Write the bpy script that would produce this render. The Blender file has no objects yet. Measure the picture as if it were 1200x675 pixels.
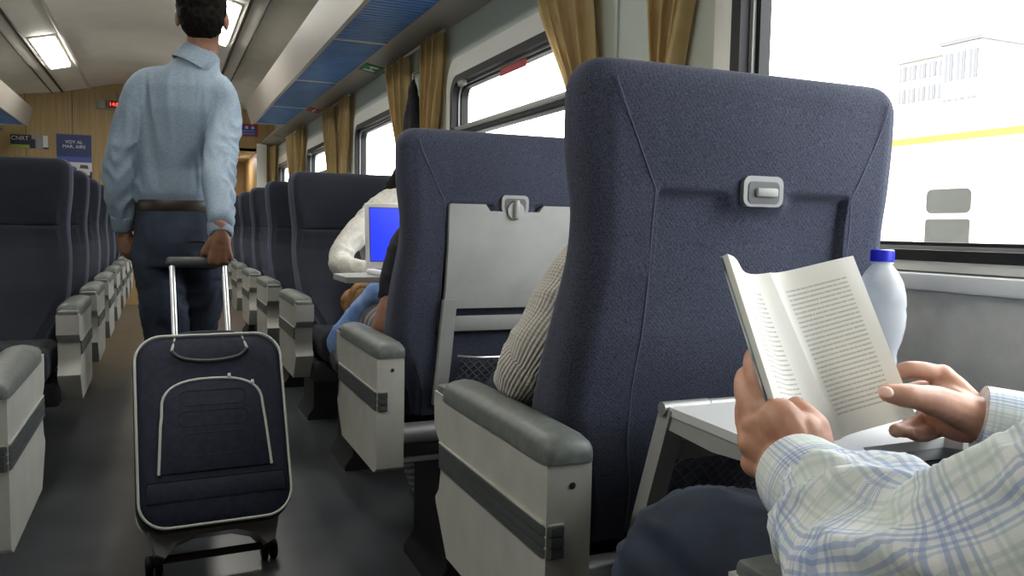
import bpy, bmesh, math, random
from mathutils import Vector, Matrix, noise
random.seed(7)
PI = math.pi
col = bpy.context.scene.collection
V = Vector
H = 0.95                                   # camera height

# ------------------------------------------------------------------ camera
def camera_axes(f=950.0, vx=190.0, vy=261.0, roll=1.0):
    r = math.radians(roll); dx, dy = vx-600, vy-337.5
    ux = dx*math.cos(r)+dy*math.sin(r); uy = -dx*math.sin(r)+dy*math.cos(r)
    th = math.atan(-uy/f); ps = math.atan(-ux*math.cos(th)/f)
    F = V((math.sin(ps)*math.cos(th), math.cos(ps)*math.cos(th), -math.sin(th)))
    R0 = V((math.cos(ps), -math.sin(ps), 0)); U0 = R0.cross(F)
    return f, F, R0*math.cos(r)+U0*math.sin(r), U0*math.cos(r)-R0*math.sin(r)
CF, CAMF, CAMR, CAMU = camera_axes()
cd = bpy.data.cameras.new('camera'); cam = bpy.data.objects.new('camera', cd); col.objects.link(cam)
cd.sensor_width = 36.0; cd.lens = CF/1200*36.0; cd.clip_start = 0.02; cd.clip_end = 400
M3 = Matrix((CAMR, CAMU, -CAMF)).transposed()
cam.matrix_world = Matrix.Translation((0, 0, H)) @ M3.to_4x4()
bpy.context.scene.camera = cam
def P(px, py, Y):
    """survey point: where the sight line of a photo pixel crosses the plane y = Y"""
    d = CAMF + CAMR*((px-600)/CF) + CAMU*((337.5-py)/CF)
    return V((d.x/d.y*Y, Y, H+d.z/d.y*Y))

# ------------------------------------------------------------------ materials
MATS = {}
def mat(name, color, rough=.6, metal=0.0, emit=None, estr=0.0, coat=0.0, spec=.5, sss=0.0):
    m = bpy.data.materials.new(name); m.use_nodes = True
    b = m.node_tree.nodes['Principled BSDF']
    b.inputs['Base Color'].default_value = (*color, 1)
    b.inputs['Roughness'].default_value = rough; b.inputs['Metallic'].default_value = metal
    b.inputs['Specular IOR Level'].default_value = spec
    if coat: b.inputs['Coat Weight'].default_value = coat; b.inputs['Coat Roughness'].default_value = .15
    if sss:
        b.inputs['Subsurface Weight'].default_value = sss
        b.inputs['Subsurface Radius'].default_value = (.012, .005, .003); b.inputs['Subsurface Scale'].default_value = .5
    if emit: b.inputs['Emission Color'].default_value = (*emit, 1); b.inputs['Emission Strength'].default_value = estr
    MATS[name] = m
    return m
def nodes(m): return m.node_tree.nodes, m.node_tree.links, m.node_tree.nodes['Principled BSDF']
def coords(m, kind='Object', scale=(1, 1, 1), rot=(0, 0, 0)):
    n, l, b = nodes(m)
    t = n.new('ShaderNodeTexCoord'); mp = n.new('ShaderNodeMapping')
    mp.inputs['Scale'].default_value = scale; mp.inputs['Rotation'].default_value = rot
    l.new(t.outputs[kind], mp.inputs['Vector']); return mp.outputs['Vector']
def vary(m, c1, c2, scale=8, detail=4, vscale=(1, 1, 1), lo=.35, hi=.65, bump=0.0, bdist=.002, rough=None):
    """noise mottling between two colours, with optional bump"""
    n, l, b = nodes(m)
    v = coords(m, 'Object', vscale)
    t = n.new('ShaderNodeTexNoise'); t.inputs['Scale'].default_value = scale; t.inputs['Detail'].default_value = detail
    l.new(v, t.inputs['Vector'])
    r = n.new('ShaderNodeValToRGB'); r.color_ramp.elements[0].position = lo; r.color_ramp.elements[1].position = hi
    r.color_ramp.elements[0].color = (*c1, 1); r.color_ramp.elements[1].color = (*c2, 1)
    l.new(t.outputs['Fac'], r.inputs['Fac']); l.new(r.outputs['Color'], b.inputs['Base Color'])
    if bump:
        bp = n.new('ShaderNodeBump'); bp.inputs['Strength'].default_value = bump; bp.inputs['Distance'].default_value = bdist
        l.new(t.outputs['Fac'], bp.inputs['Height']); l.new(bp.outputs['Normal'], b.inputs['Normal'])
    return r.outputs['Color']
def math_node(m, op, a, bb=None):
    n, l, _ = nodes(m); q = n.new('ShaderNodeMath'); q.operation = op
    for i, x in enumerate((a, bb)):
        if x is None: continue
        if isinstance(x, (int, float)): q.inputs[i].default_value = x
        else: l.new(x, q.inputs[i])
    return q.outputs[0]
def mixc(m, fac, a, bb, mode='MIX'):
    n, l, _ = nodes(m); q = n.new('ShaderNodeMix'); q.data_type = 'RGBA'; q.blend_type = mode
    for s, x in ((q.inputs[0], fac), (q.inputs[6], a), (q.inputs[7], bb)):
        if isinstance(x, (int, float)): s.default_value = x
        elif isinstance(x, tuple): s.default_value = (*x, 1)
        else: l.new(x, s)
    return q.outputs[2]

def fabric(name, c1, c2):
    m = mat(name, c1, .92, spec=.2)
    n, l, b = nodes(m)
    v = coords(m)
    fine = n.new('ShaderNodeTexNoise'); fine.inputs['Scale'].default_value = 420; fine.inputs['Detail'].default_value = 2; l.new(v, fine.inputs['Vector'])
    w = n.new('ShaderNodeTexWave'); w.inputs['Scale'].default_value = 88; w.inputs['Distortion'].default_value = 1.2; w.inputs['Detail'].default_value = 2; w.inputs['Detail Scale'].default_value = 3
    l.new(coords(m, 'Object', (1, 1, 1), (0, .7, .9)), w.inputs['Vector'])
    g = n.new('ShaderNodeMapRange'); g.inputs['From Min'].default_value = .32; g.inputs['From Max'].default_value = .68; l.new(fine.outputs['Fac'], g.inputs['Value'])
    weave = math_node(m, 'ADD', math_node(m, 'MULTIPLY', g.outputs[0], .8), math_node(m, 'MULTIPLY', w.outputs['Fac'], .2))
    nz = n.new('ShaderNodeTexNoise'); nz.inputs['Scale'].default_value = 7; nz.inputs['Detail'].default_value = 5; l.new(v, nz.inputs['Vector'])
    base = mixc(m, weave, c1, c2)
    dark = mixc(m, math_node(m, 'MULTIPLY', nz.outputs['Fac'], .45), base, (c1[0]*.7, c1[1]*.7, c1[2]*.7))
    l.new(dark, b.inputs['Base Color'])
    bp = n.new('ShaderNodeBump'); bp.inputs['Strength'].default_value = .25; bp.inputs['Distance'].default_value = .0008
    l.new(weave, bp.inputs['Height']); l.new(bp.outputs['Normal'], b.inputs['Normal'])
    b.inputs['Sheen Weight'].default_value = .06
    return m

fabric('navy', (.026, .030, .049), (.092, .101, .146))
fabric('navyshaded', (.009, .0105, .016), (.030, .033, .048))  # same navy cloth, with the shade on seat fronts put into the colour
mat('seam', (.10, .11, .16), .8)
mat('shell', (.45, .45, .41), .42); vary(MATS['shell'], (.385, .385, .345), (.46, .46, .415), 14, 3, lo=.3, hi=.7)
mat('pad', (.10, .115, .105), .5); vary(MATS['pad'], (.085, .098, .09), (.12, .135, .122), 60, 3, bump=.15, bdist=.001)
mat('band', (.06, .068, .068), .45)
mat('tray', (.40, .405, .39), .45); vary(MATS['tray'], (.31, .315, .30), (.37, .375, .36), 10, 4, lo=.3, hi=.7)
mat('traytop', (.62, .63, .62), .35)
mat('steel', (.34, .345, .33), .42, .45)
mat('alu', (.75, .76, .76), .3, .9)
mat('black', (.012, .012, .014), .5)
mat('latchgrey', (.20, .205, .205), .4, .3); mat('latchdark', (.075, .078, .08), .5)
mat('rubber', (.009, .0095, .010), .5, spec=.3)
mat('under', (.012, .012, .014), .7)
mat('net', (.085, .085, .092), .8)
mat('wall', (.40, .405, .375), .5); vary(MATS['wall'], (.46, .465, .445), (.52, .525, .50), 30, 5, bump=.08, bdist=.001)
mat('pillar', (.56, .62, .55), .5)
mat('cream', (.82, .81, .75), .45)
mat('ledge', (.72, .73, .72), .35)
mat('ceil', (.74, .71, .65), .6); vary(MATS['ceil'], (.80, .76, .69), (.87, .83, .76), 3, 3)
mat('ceilpanel', (.60, .58, .53), .55)
mat('lip', (.345, .32, .285), .45)
mat('blue', (.045, .15, .42), .5)
mat('lamp', (1, 1, 1), .4, emit=(1, .97, .90), estr=13.0)
mat('exitgreen', (.02, .22, .06), .5); mat('white', (.8, .8, .78), .5); mat('signred', (.45, .03, .04), .5)
mat('led', (.3, .01, .01), .5, emit=(1, .04, .02), estr=2.2); mat('leddark', (.10, .005, .004), .5)
mat('signblue', (.06, .09, .38), .5)
mat('greybox', (.26, .26, .25), .5)
mat('gold', (.40, .25, .075), .85)
mat('hair', (.006, .005, .0045), .8, spec=.1); vary(MATS['hair'], (.003, .0025, .002), (.012, .010, .008), 1, 3, vscale=(220, 220, 60), bump=.5)
for nm, c1, c2 in (('skin', (.50, .25, .16), (.62, .34, .23)), ('skindark', (.24, .115, .07), (.32, .16, .10))):
    mat(nm, c1, .5, sss=.12); vary(MATS[nm], c1, c2, 35, 5, lo=.3, hi=.7, bump=.25, bdist=.0015)
mat('nail', (.68, .42, .34), .3)
mat('eyewhite', (.8, .8, .78), .3); mat('lips', (.42, .16, .13), .5)
mat('shirtblue', (.27, .36, .45), .8, spec=.3); vary(MATS['shirtblue'], (.215, .285, .36), (.275, .345, .42), 160, 3, bump=.05)
mat('jeans', (.012, .017, .033), .85); vary(MATS['jeans'], (.009, .013, .026), (.040, .056, .095), 7, 6, lo=.35, hi=.75, bump=.1)
mat('denim', (.015, .035, .10), .85); vary(MATS['denim'], (.005, .010, .022), (.026, .044, .078), 9, 9, lo=.35, hi=.75, bump=.15)
mat('denimlight', (.10, .19, .40), .85); vary(MATS['denimlight'], (.07, .14, .32), (.20, .32, .55), 14, 6)
mat('belt', (.03, .022, .015), .4)
mat('knit', (.55, .53, .48), .95)
mat('sweater', (.62, .60, .53), .95); vary(MATS['sweater'], (.40, .39, .345), (.50, .485, .435), 60, 4, bump=.2)
mat('bagbrown', (.22, .10, .02), .6); vary(MATS['bagbrown'], (.16, .07, .015), (.30, .15, .035), 30, 4)
mat('stripe', (.2, .2, .2), .9)
mat('darkcloth', (.012, .012, .02), .9)
mat('bagnavy', (.010, .013, .032), .75); vary(MATS['bagnavy'], (.007, .010, .026), (.014, .018, .042), 60, 3, bump=.2)
mat('piping', (.55, .58, .52), .5)
mat('bagplastic', (.26, .265, .255), .45)
mat('laptop', (.75, .74, .74), .4)
mat('screen', (.02, .03, .3), .3, emit=(.012, .03, .80), estr=.75)
mat('capblue', (.005, .012, .55), .35); mat('bottlelabel', (.02, .25, .60), .4)
mat('bookcover', (.42, .47, .50), .45); vary(MATS['bookcover'], (.10, .14, .2), (.62, .68, .70), 28, 2, lo=.42, hi=.58)
mat('coachwhite', (.86, .86, .85), .5); mat('yellow', (.55, .40, .05), .5); mat('lavender', (.40, .40, .46), .5)
mat('coachglass', (.075, .072, .065), .25); mat('bldg', (.50, .49, .48), .8); mat('bldgdark', (.10, .10, .105), .6); mat('bldgmid', (.28, .26, .24), .8)
mat('ballast', (.25, .23, .21), .9); vary(MATS['ballast'], (.16, .15, .14), (.36, .34, .31), 30, 5)
mat('postersky', (.012, .032, .13), .5); mat('posterdark', (.015, .02, .04), .5); mat('postergreen', (.30, .36, .06), .5); mat('paper', (.62, .63, .62), .6)

def floor_mat():
    m = mat('floor', (.045, .046, .05), .28, coat=.3)
    vary(m, (.060, .065, .074), (.083, .088, .097), 5, 5)
    n, l, b = nodes(m)
    v = coords(m, 'Object'); t = n.new('ShaderNodeTexNoise'); t.inputs['Scale'].default_value = 320; t.inputs['Detail'].default_value = 2
    l.new(v, t.inputs['Vector'])
    bp = n.new('ShaderNodeBump'); bp.inputs['Strength'].default_value = .12; bp.inputs['Distance'].default_value = .001
    l.new(t.outputs['Fac'], bp.inputs['Height']); l.new(bp.outputs['Normal'], b.inputs['Normal'])
floor_mat()
def wood_mat():
    m = mat('wood', (.3, .2, .1), .5)
    n, l, b = nodes(m)
    v = coords(m, 'Object', (60, 60, 1.6)); t = n.new('ShaderNodeTexNoise'); t.inputs['Scale'].default_value = 1.0; t.inputs['Detail'].default_value = 6
    l.new(v, t.inputs['Vector'])
    r = n.new('ShaderNodeValToRGB'); r.color_ramp.elements[0].position = .3; r.color_ramp.elements[1].position = .7
    r.color_ramp.elements[0].color = (.30, .19, .075, 1); r.color_ramp.elements[1].color = (.43, .30, .135, 1)
    l.new(t.outputs['Fac'], r.inputs['Fac']); l.new(r.outputs['Color'], b.inputs['Base Color'])
wood_mat()
def curtain_mat():
    m = MATS['gold']; n, l, b = nodes(m)
    c = vary(m, (.62, .47, .22), (.78, .61, .33), 12, 4)
    b.inputs['Sheen Weight'].default_value = .3
    tr = n.new('ShaderNodeBsdfTranslucent'); tr.inputs['Color'].default_value = (.60, .43, .20, 1)
    mx = n.new('ShaderNodeMixShader'); mx.inputs[0].default_value = .38
    o = n['Material Output']; l.new(b.outputs[0], mx.inputs[1]); l.new(tr.outputs[0], mx.inputs[2]); l.new(mx.outputs[0], o.inputs['Surface'])
curtain_mat()
def glass_mat(name, tint, gloss, rough=.02):
    m = bpy.data.materials.new(name); m.use_nodes = True; n, l = m.node_tree.nodes, m.node_tree.links
    n.remove(n['Principled BSDF'])
    t = n.new('ShaderNodeBsdfTransparent'); t.inputs['Color'].default_value = (*tint, 1)
    g = n.new('ShaderNodeBsdfGlossy'); g.inputs['Roughness'].default_value = rough
    mx = n.new('ShaderNodeMixShader'); mx.inputs[0].default_value = gloss
    l.new(t.outputs[0], mx.inputs[1]); l.new(g.outputs[0], mx.inputs[2]); l.new(mx.outputs[0], n['Material Output'].inputs['Surface'])
    MATS[name] = m
glass_mat('glass', (.97, .985, .98), .04)
def bottle_mat():
    m = bpy.data.materials.new('pet'); m.use_nodes = True; n, l = m.node_tree.nodes, m.node_tree.links
    b = n['Principled BSDF']; b.inputs['Base Color'].default_value = (.86, .89, .92, 1); b.inputs['Roughness'].default_value = .12
    t = n.new('ShaderNodeBsdfTransparent'); t.inputs['Color'].default_value = (.90, .93, .97, 1)
    lw = n.new('ShaderNodeLayerWeight'); lw.inputs['Blend'].default_value = .35
    r = n.new('ShaderNodeMapRange'); r.inputs['To Min'].default_value = .28; r.inputs['To Max'].default_value = .9
    l.new(lw.outputs['Facing'], r.inputs['Value'])
    mx = n.new('ShaderNodeMixShader'); l.new(r.outputs[0], mx.inputs[0])
    l.new(t.outputs[0], mx.inputs[1]); l.new(b.outputs[0], mx.inputs[2]); l.new(mx.outputs[0], n['Material Output'].inputs['Surface'])
    MATS['pet'] = m
bottle_mat()

def attr(m, name):
    n, l, b = nodes(m); a = n.new('ShaderNodeAttribute'); a.attribute_name = name; return a.outputs['Fac']
def stripes(m, x, period, centre, width, soft=.15):
    """1 inside a stripe of the given width (metres) repeating every period"""
    ph = math_node(m, 'FRACT', math_node(m, 'ADD', math_node(m, 'DIVIDE', x, period), 100.0-centre+.5))
    d = math_node(m, 'ABSOLUTE', math_node(m, 'SUBTRACT', ph, .5))
    n, l, b = nodes(m); r = n.new('ShaderNodeMapRange')
    h = width/period/2
    r.inputs['From Min'].default_value = h*(1+soft); r.inputs['From Max'].default_value = h*(1-soft)
    l.new(d, r.inputs['Value']); return r.outputs[0]
def plaid_mat():
    m = mat('plaid', (.7, .72, .7), .85, spec=.25)
    n, l, b = nodes(m)
    u, v = attr(m, 'pu'), attr(m, 'pv')
    c = (.74, .765, .75)
    out = None
    base = n.new('ShaderNodeRGB'); base.outputs[0].default_value = (*c, 1); out = base.outputs[0]
    for x in (u, v):
        for cen, wid, colr, a in ((.0, .016, (.52, .60, .52), .26), (.5, .013, (.42, .50, .64), .24), (.36, .0025, (.18, .28, .55), .5),
                                  (.64, .0025, (.18, .28, .55), .5), (.30, .002, (.25, .36, .58), .4), (.70, .002, (.25, .36, .58), .4),
                                  (.46, .003, (.12, .22, .5), .45), (.54, .003, (.12, .22, .5), .45),
                                  (-.16, .003, (.36, .48, .46), .35), (.16, .003, (.36, .48, .46), .35), (.08, .003, (.40, .54, .46), .3), (-.08, .003, (.40, .54, .46), .3)):
            s = stripes(m, x, .072, cen, wid)
            out = mixc(m, math_node(m, 'MULTIPLY', s, a), out, colr)
    l.new(out, b.inputs['Base Color'])
plaid_mat()
def knit_mat():
    m = MATS['knit']; n, l, b = nodes(m)
    v = attr(m, 'pv'); u = attr(m, 'pu')
    s = stripes(m, v, .0066, 0, .0032, .8)
    s2 = stripes(m, u, .006, 0, .003, .8)
    f = math_node(m, 'ADD', s, math_node(m, 'MULTIPLY', s2, .35))
    l.new(mixc(m, f, (.40, .38, .34), (.50, .48, .435)), b.inputs['Base Color'])
    bp = n.new('ShaderNodeBump'); bp.inputs['Strength'].default_value = .6; bp.inputs['Distance'].default_value = .003
    l.new(f, bp.inputs['Height']); l.new(bp.outputs['Normal'], b.inputs['Normal'])
knit_mat()
def stripe_mat():
    m = MATS['stripe']; n, l, b = nodes(m)
    v = attr(m, 'pu'); s = stripes(m, v, .022, 0, .011, .2)
    l.new(mixc(m, s, (.10, .10, .105), (.24, .24, .25)), b.inputs['Base Color'])
stripe_mat()
def page_mat():
    m = mat('page', (.88, .865, .79), .8, spec=.2); n, l, b = nodes(m)
    t = n.new('ShaderNodeUVMap'); sp = n.new('ShaderNodeSeparateXYZ'); l.new(t.outputs[0], sp.inputs[0])
    u, v = sp.outputs[0], sp.outputs[1]
    line = stripes(m, v, 1/36, .5, .34/36, .5)
    def between(x, a, c):
        return math_node(m, 'MULTIPLY', math_node(m, 'GREATER_THAN', x, a), math_node(m, 'LESS_THAN', x, c))
    area = math_node(m, 'MULTIPLY', between(u, .15, .83), between(v, .11, .885))
    cb = n.new('ShaderNodeCombineXYZ')
    l.new(math_node(m, 'MULTIPLY', u, 62), cb.inputs[0]); l.new(math_node(m, 'FLOOR', math_node(m, 'MULTIPLY', v, 36)), cb.inputs[1])
    nz = n.new('ShaderNodeTexNoise'); nz.inputs['Scale'].default_value = 1.0; nz.inputs['Detail'].default_value = 2; l.new(cb.outputs[0], nz.inputs['Vector'])
    words = math_node(m, 'GREATER_THAN', nz.outputs['Fac'], .42)
    ink = math_node(m, 'MULTIPLY', math_node(m, 'MULTIPLY', line, area), words)
    l.new(mixc(m, math_node(m, 'MULTIPLY', ink, .42), (.88, .865, .79), (.10, .10, .10)), b.inputs['Base Color'])
page_mat()
def slat_mat():
    m = MATS['blue']; vary(m, (.085, .235, .54), (.11, .29, .62), 6, 3)
slat_mat()

# ------------------------------------------------------------------ object helpers
def tag(o, label=None, cat=None, group=None, kind=None):
    if label: o['label'] = label
    if cat: o['category'] = cat
    if group: o['group'] = group
    if kind: o['kind'] = kind
    return o
def empty(name, loc=(0, 0, 0), rz=0, label=None, cat=None, group=None, kind=None):
    o = bpy.data.objects.new(name, None); col.objects.link(o); o.location = loc; o.rotation_euler = (0, 0, rz)
    o.empty_display_size = .05
    return tag(o, label, cat, group, kind)
def link(name, me, m, parent=None, smooth=40, label=None):
    mats = m if isinstance(m, (list, tuple)) else [m]
    if len(me.materials): me.materials.clear()
    for q in mats: me.materials.append(MATS[q])
    if smooth:
        me.shade_smooth()
        try: me.set_sharp_from_angle(angle=math.radians(smooth))
        except Exception: pass
    o = bpy.data.objects.new(name, me); col.objects.link(o)
    if parent: o.parent = parent
    if label: o['label'] = label
    return o
def obj(name, bm, m, parent=None, smooth=40, label=None, xf=None):
    bmesh.ops.recalc_face_normals(bm, faces=bm.faces)
    if xf: bm.transform(xf)
    me = bpy.data.meshes.new(name); bm.to_mesh(me); bm.free()
    return link(name, me, m, parent, smooth, label)
def struct(name, bm, m, parent=None, smooth=30):
    o = obj(name, bm, m, parent, smooth)
    if not parent: o['kind'] = 'structure'
    return o
def kids(o): return [c for c in bpy.data.objects if c.parent == o]
def rebase(root):
    """children were meshed in world coordinates: express them relative to the root's own place"""
    M = Matrix.Translation(-root.location); done = set()
    def go(o):
        for ch in kids(o):
            if ch.type == 'MESH' and ch.data.name not in done: ch.data.transform(M); done.add(ch.data.name)
            go(ch)
    go(root)
def copy_tree(o, parent=None):
    c = o.copy(); col.objects.link(c)
    if parent: c.parent = parent
    for ch in kids(o):
        copy_tree(ch, c)
    return c

def box(bm, x0, x1, y0, y1, z0, z1, bev=0.0, seg=2, mi=0):
    r = bmesh.ops.create_cube(bm, size=1.0)
    vs = r['verts']
    for v in vs:
        v.co = V((x0+(v.co.x+.5)*(x1-x0), y0+(v.co.y+.5)*(y1-y0), z0+(v.co.z+.5)*(z1-z0)))
    if bev:
        es = list({e for v in vs for e in v.link_edges})
        bmesh.ops.bevel(bm, geom=es, offset=bev, segments=seg, affect='EDGES', profile=.5)
    if mi:
        for f in bm.faces:
            if f.material_index == 0: f.material_index = mi
    return bm
def BM(): return bmesh.new()
def newbox(*a, **k): return box(BM(), *a, **k)
def loft(bm, rings, cap0=True, cap1=True, closed=True):
    rv = [[bm.verts.new(p) for p in r] for r in rings]
    n = len(rv[0])
    for a, b in zip(rv, rv[1:]):
        for i in range(n if closed else n-1):
            j = (i+1) % n
            try: bm.faces.new((a[i], a[j], b[j], b[i]))
            except ValueError: pass
    if closed and cap0: bm.faces.new(list(reversed(rv[0])))
    if closed and cap1: bm.faces.new(rv[-1])
    return rv
def frames(path):
    """parallel-transport frames along a polyline"""
    n = len(path); T = []
    for i in range(n):
        a, b = path[max(i-1, 0)], path[min(i+1, n-1)]
        T.append((b-a).normalized())
    up = V((0, 0, 1)) if abs(T[0].z) < .9 else V((0, 1, 0))
    N = [(up - T[0]*up.dot(T[0])).normalized()]
    for i in range(1, n):
        q = T[i-1].rotation_difference(T[i]); x = q @ N[-1]
        N.append((x - T[i]*x.dot(T[i])).normalized())
    return T, N
def tube(bm, path, rad, seg=10, ball=False, flat=1.0):
    path = [V(p) for p in path]
    rr = rad if isinstance(rad, (list, tuple)) else [rad]*len(path)
    T, N = frames(path); rings = []
    def ring(c, t, nn, r):
        bb = t.cross(nn)
        return [c+nn*(r*math.cos(2*PI*k/seg))+bb*(r*flat*math.sin(2*PI*k/seg)) for k in range(seg)]
    if ball:
        for a in (80, 55, 28): rings.append(ring(path[0]-T[0]*rr[0]*math.sin(math.radians(a)), T[0], N[0], rr[0]*math.cos(math.radians(a))))
    for c, t, nn, r in zip(path, T, N, rr): rings.append(ring(c, t, nn, r))
    if ball:
        for a in (28, 55, 80): rings.append(ring(path[-1]+T[-1]*rr[-1]*math.sin(math.radians(a)), T[-1], N[-1], rr[-1]*math.cos(math.radians(a))))
    loft(bm, rings); return bm
def spline(pts, rads=None, sub=6, closed=False):
    pts = [V(p) for p in pts]; n = len(pts); out = []; ro = []
    for i in range(n if closed else n-1):
        if closed: p0, p1, p2, p3 = (pts[(i+k) % n] for k in (-1, 0, 1, 2))
        else: p0, p1, p2, p3 = pts[max(i-1, 0)], pts[i], pts[i+1], pts[min(i+2, n-1)]
        for k in range(sub):
            t = k/sub
            out.append(.5*((2*p1)+(p2-p0)*t+(2*p0-5*p1+4*p2-p3)*t*t+(3*p1-p0-3*p2+p3)*t**3))
            if rads: ro.append(rads[i]+(rads[(i+1) % n]-rads[i])*(t*t*(3-2*t)))
    if not closed:
        out.append(pts[-1])
        if rads: ro.append(rads[-1])
    return (out, ro) if rads else out
def prism(bm, poly, axis, a, b):
    """extrude a 2-D polygon; axis 'x': poly=(y,z); 'y': (x,z); 'z': (x,y)"""
    def mk(p, t):
        return {'x': V((t, p[0], p[1])), 'y': V((p[0], t, p[1])), 'z': V((p[0], p[1], t))}[axis]
    loft(bm, [[mk(p, a) for p in poly], [mk(p, b) for p in poly]]); return bm
def bevel_sharp(bm, off, ang=30, seg=2):
    es = [e for e in bm.edges if len(e.link_faces) == 2 and e.calc_face_angle(0) > math.radians(ang)]
    bmesh.ops.bevel(bm, geom=es, offset=off, segments=seg, affect='EDGES', profile=.5); return bm
def lathe(bm, prof, seg=24, c=(0, 0, 0)):
    rings = [[V((c[0]+r*math.cos(2*PI*k/seg), c[1]+r*math.sin(2*PI*k/seg), c[2]+z)) for k in range(seg)] for r, z in prof]
    loft(bm, rings); return bm
def ellipsoid(bm, c, r, rot=None, seg=20, rg=12):
    g = bmesh.ops.create_uvsphere(bm, u_segments=seg, v_segments=rg, radius=1)
    for v in g['verts']:
        q = V((v.co.x*r[0], v.co.y*r[1], v.co.z*r[2]))
        if rot: q = rot @ q
        v.co = q+V(c)
    return bm
def rrect(x0, x1, z0, z1, r, seg=6):
    out = []
    for cx, cz, a0 in ((x1-r, z1-r, 0), (x0+r, z1-r, 90), (x0+r, z0+r, 180), (x1-r, z0+r, 270)):
        for k in range(seg+1):
            a = math.radians(a0+90*k/seg); out.append((cx+r*math.cos(a), cz+r*math.sin(a)))
    return out
def interp(tab, z):
    if z <= tab[0][0]: return tab[0][1]
    for (a, x), (b, y) in zip(tab, tab[1:]):
        if z <= b:
            t = (z-a)/(b-a); t = t*t*(3-2*t) if False else t
            return x+(y-x)*t
    return tab[-1][1]
def sstep(a, b, x):
    t = min(1, max(0, (x-a)/(b-a))) if a != b else float(x > a); return t*t*(3-2*t)

def textmesh(name, s, size, m, parent, loc, rot, ext=.0006, align='CENTER'):
    cu = bpy.data.curves.new(name, 'FONT'); cu.body = s; cu.size = size; cu.extrude = ext; cu.align_x = align; cu.align_y = 'CENTER'
    t = bpy.data.objects.new(name, cu); col.objects.link(t)
    dg = bpy.context.evaluated_depsgraph_get(); dg.update()
    me = bpy.data.meshes.new_from_object(t.evaluated_get(dg)); bpy.data.objects.remove(t)
    o = link(name, me, m, parent, 0); o.location = loc; o.rotation_euler = rot
    return o

# ------------------------------------------------------------------ organic bodies (many tubes fused into one skin)
def fuse(name, bm, voxel, m, parent=None, smooth=4, label=None, skel=None, wrinkle=None):
    bmesh.ops.recalc_face_normals(bm, faces=bm.faces)
    me = bpy.data.meshes.new(name); bm.to_mesh(me); bm.free()
    o = bpy.data.objects.new(name, me); col.objects.link(o)
    r = o.modifiers.new('r', 'REMESH'); r.mode = 'VOXEL'; r.voxel_size = voxel; r.adaptivity = 0
    if smooth:
        s = o.modifiers.new('s', 'SMOOTH'); s.factor = .5; s.iterations = smooth
    dg = bpy.context.evaluated_depsgraph_get(); dg.update()
    ne = bpy.data.meshes.new_from_object(o.evaluated_get(dg)); bpy.data.objects.remove(o)
    ne.name = name
    if skel: uvattr(ne, skel)
    if wrinkle: wrinkle(ne)
    return link(name, ne, m, parent, 0 if False else 180, label)
def uvattr(me, skel):
    """per-point cloth coordinates: distance along and around the nearest limb"""
    segs = []
    for chain in skel:
        T, N = frames(chain); acc = 0
        for i in range(len(chain)-1):
            L = (chain[i+1]-chain[i]).length; segs.append((chain[i], chain[i+1], acc, L, N[i], T[i].cross(N[i]))); acc += L
    pu = me.attributes.new('pu', 'FLOAT', 'POINT'); pv = me.attributes.new('pv', 'FLOAT', 'POINT')
    us, vs = [], []
    for v in me.vertices:
        best = None
        for a, b, acc, L, N, B in segs:
            ab = b-a; t = max(0, min(1, (v.co-a).dot(ab)/max(ab.length_squared, 1e-9))); q = a+ab*t; d = (v.co-q).length_squared
            if best is None or d < best[0]: best = (d, acc+t*L, N, B, v.co-q)
        d, u, N, B, w = best; us.append(u); vs.append(math.atan2(w.dot(B), w.dot(N))*.055)
    pu.data.foreach_set('value', us); pv.data.foreach_set('value', vs)
def wrinkler(amp, freq, seed=0, where=None, stretch=(1, 1, 1)):
    def f(me):
        me.update(); ns = [v.normal.copy() for v in me.vertices]
        for v, n in zip(me.vertices, ns):
            p = V((v.co.x*stretch[0], v.co.y*stretch[1], v.co.z*stretch[2]))*freq+V((seed, seed*1.7, 0))
            d = p+V((noise.noise(p*.6+V((9, 0, 0))), noise.noise(p*.6+V((0, 9, 0))), noise.noise(p*.6)))*1.1
            k = 1-abs(noise.noise(d))*2
            w = where(v.co) if where else 1
            v.co += n*amp*w*k
        me.update()
    return f
def limb(bm, pts, rads, sub=6, seg=16, flat=1.0):
    p, r = spline(pts, rads, sub); tube(bm, p, r, seg, True, flat)
def oval(bm, levels, seg=24):
    """torso loft: (centre, side axis, half-width, front axis, half-depth)"""
    rings = []
    for c, sx, w, fy, d in levels:
        rings.append([V(c)+V(sx)*(w*math.cos(2*PI*k/seg))+V(fy)*(d*math.sin(2*PI*k/seg)) for k in range(seg)])
    loft(bm, rings)
def rot_to(fwd, up=(0, 0, 1)):
    f = V(fwd).normalized(); u = V(up); u = (u-f*u.dot(f)).normalized(); r = f.cross(u)
    return Matrix((r, f, u)).transposed()      # local x right, y forward, z up
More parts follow.
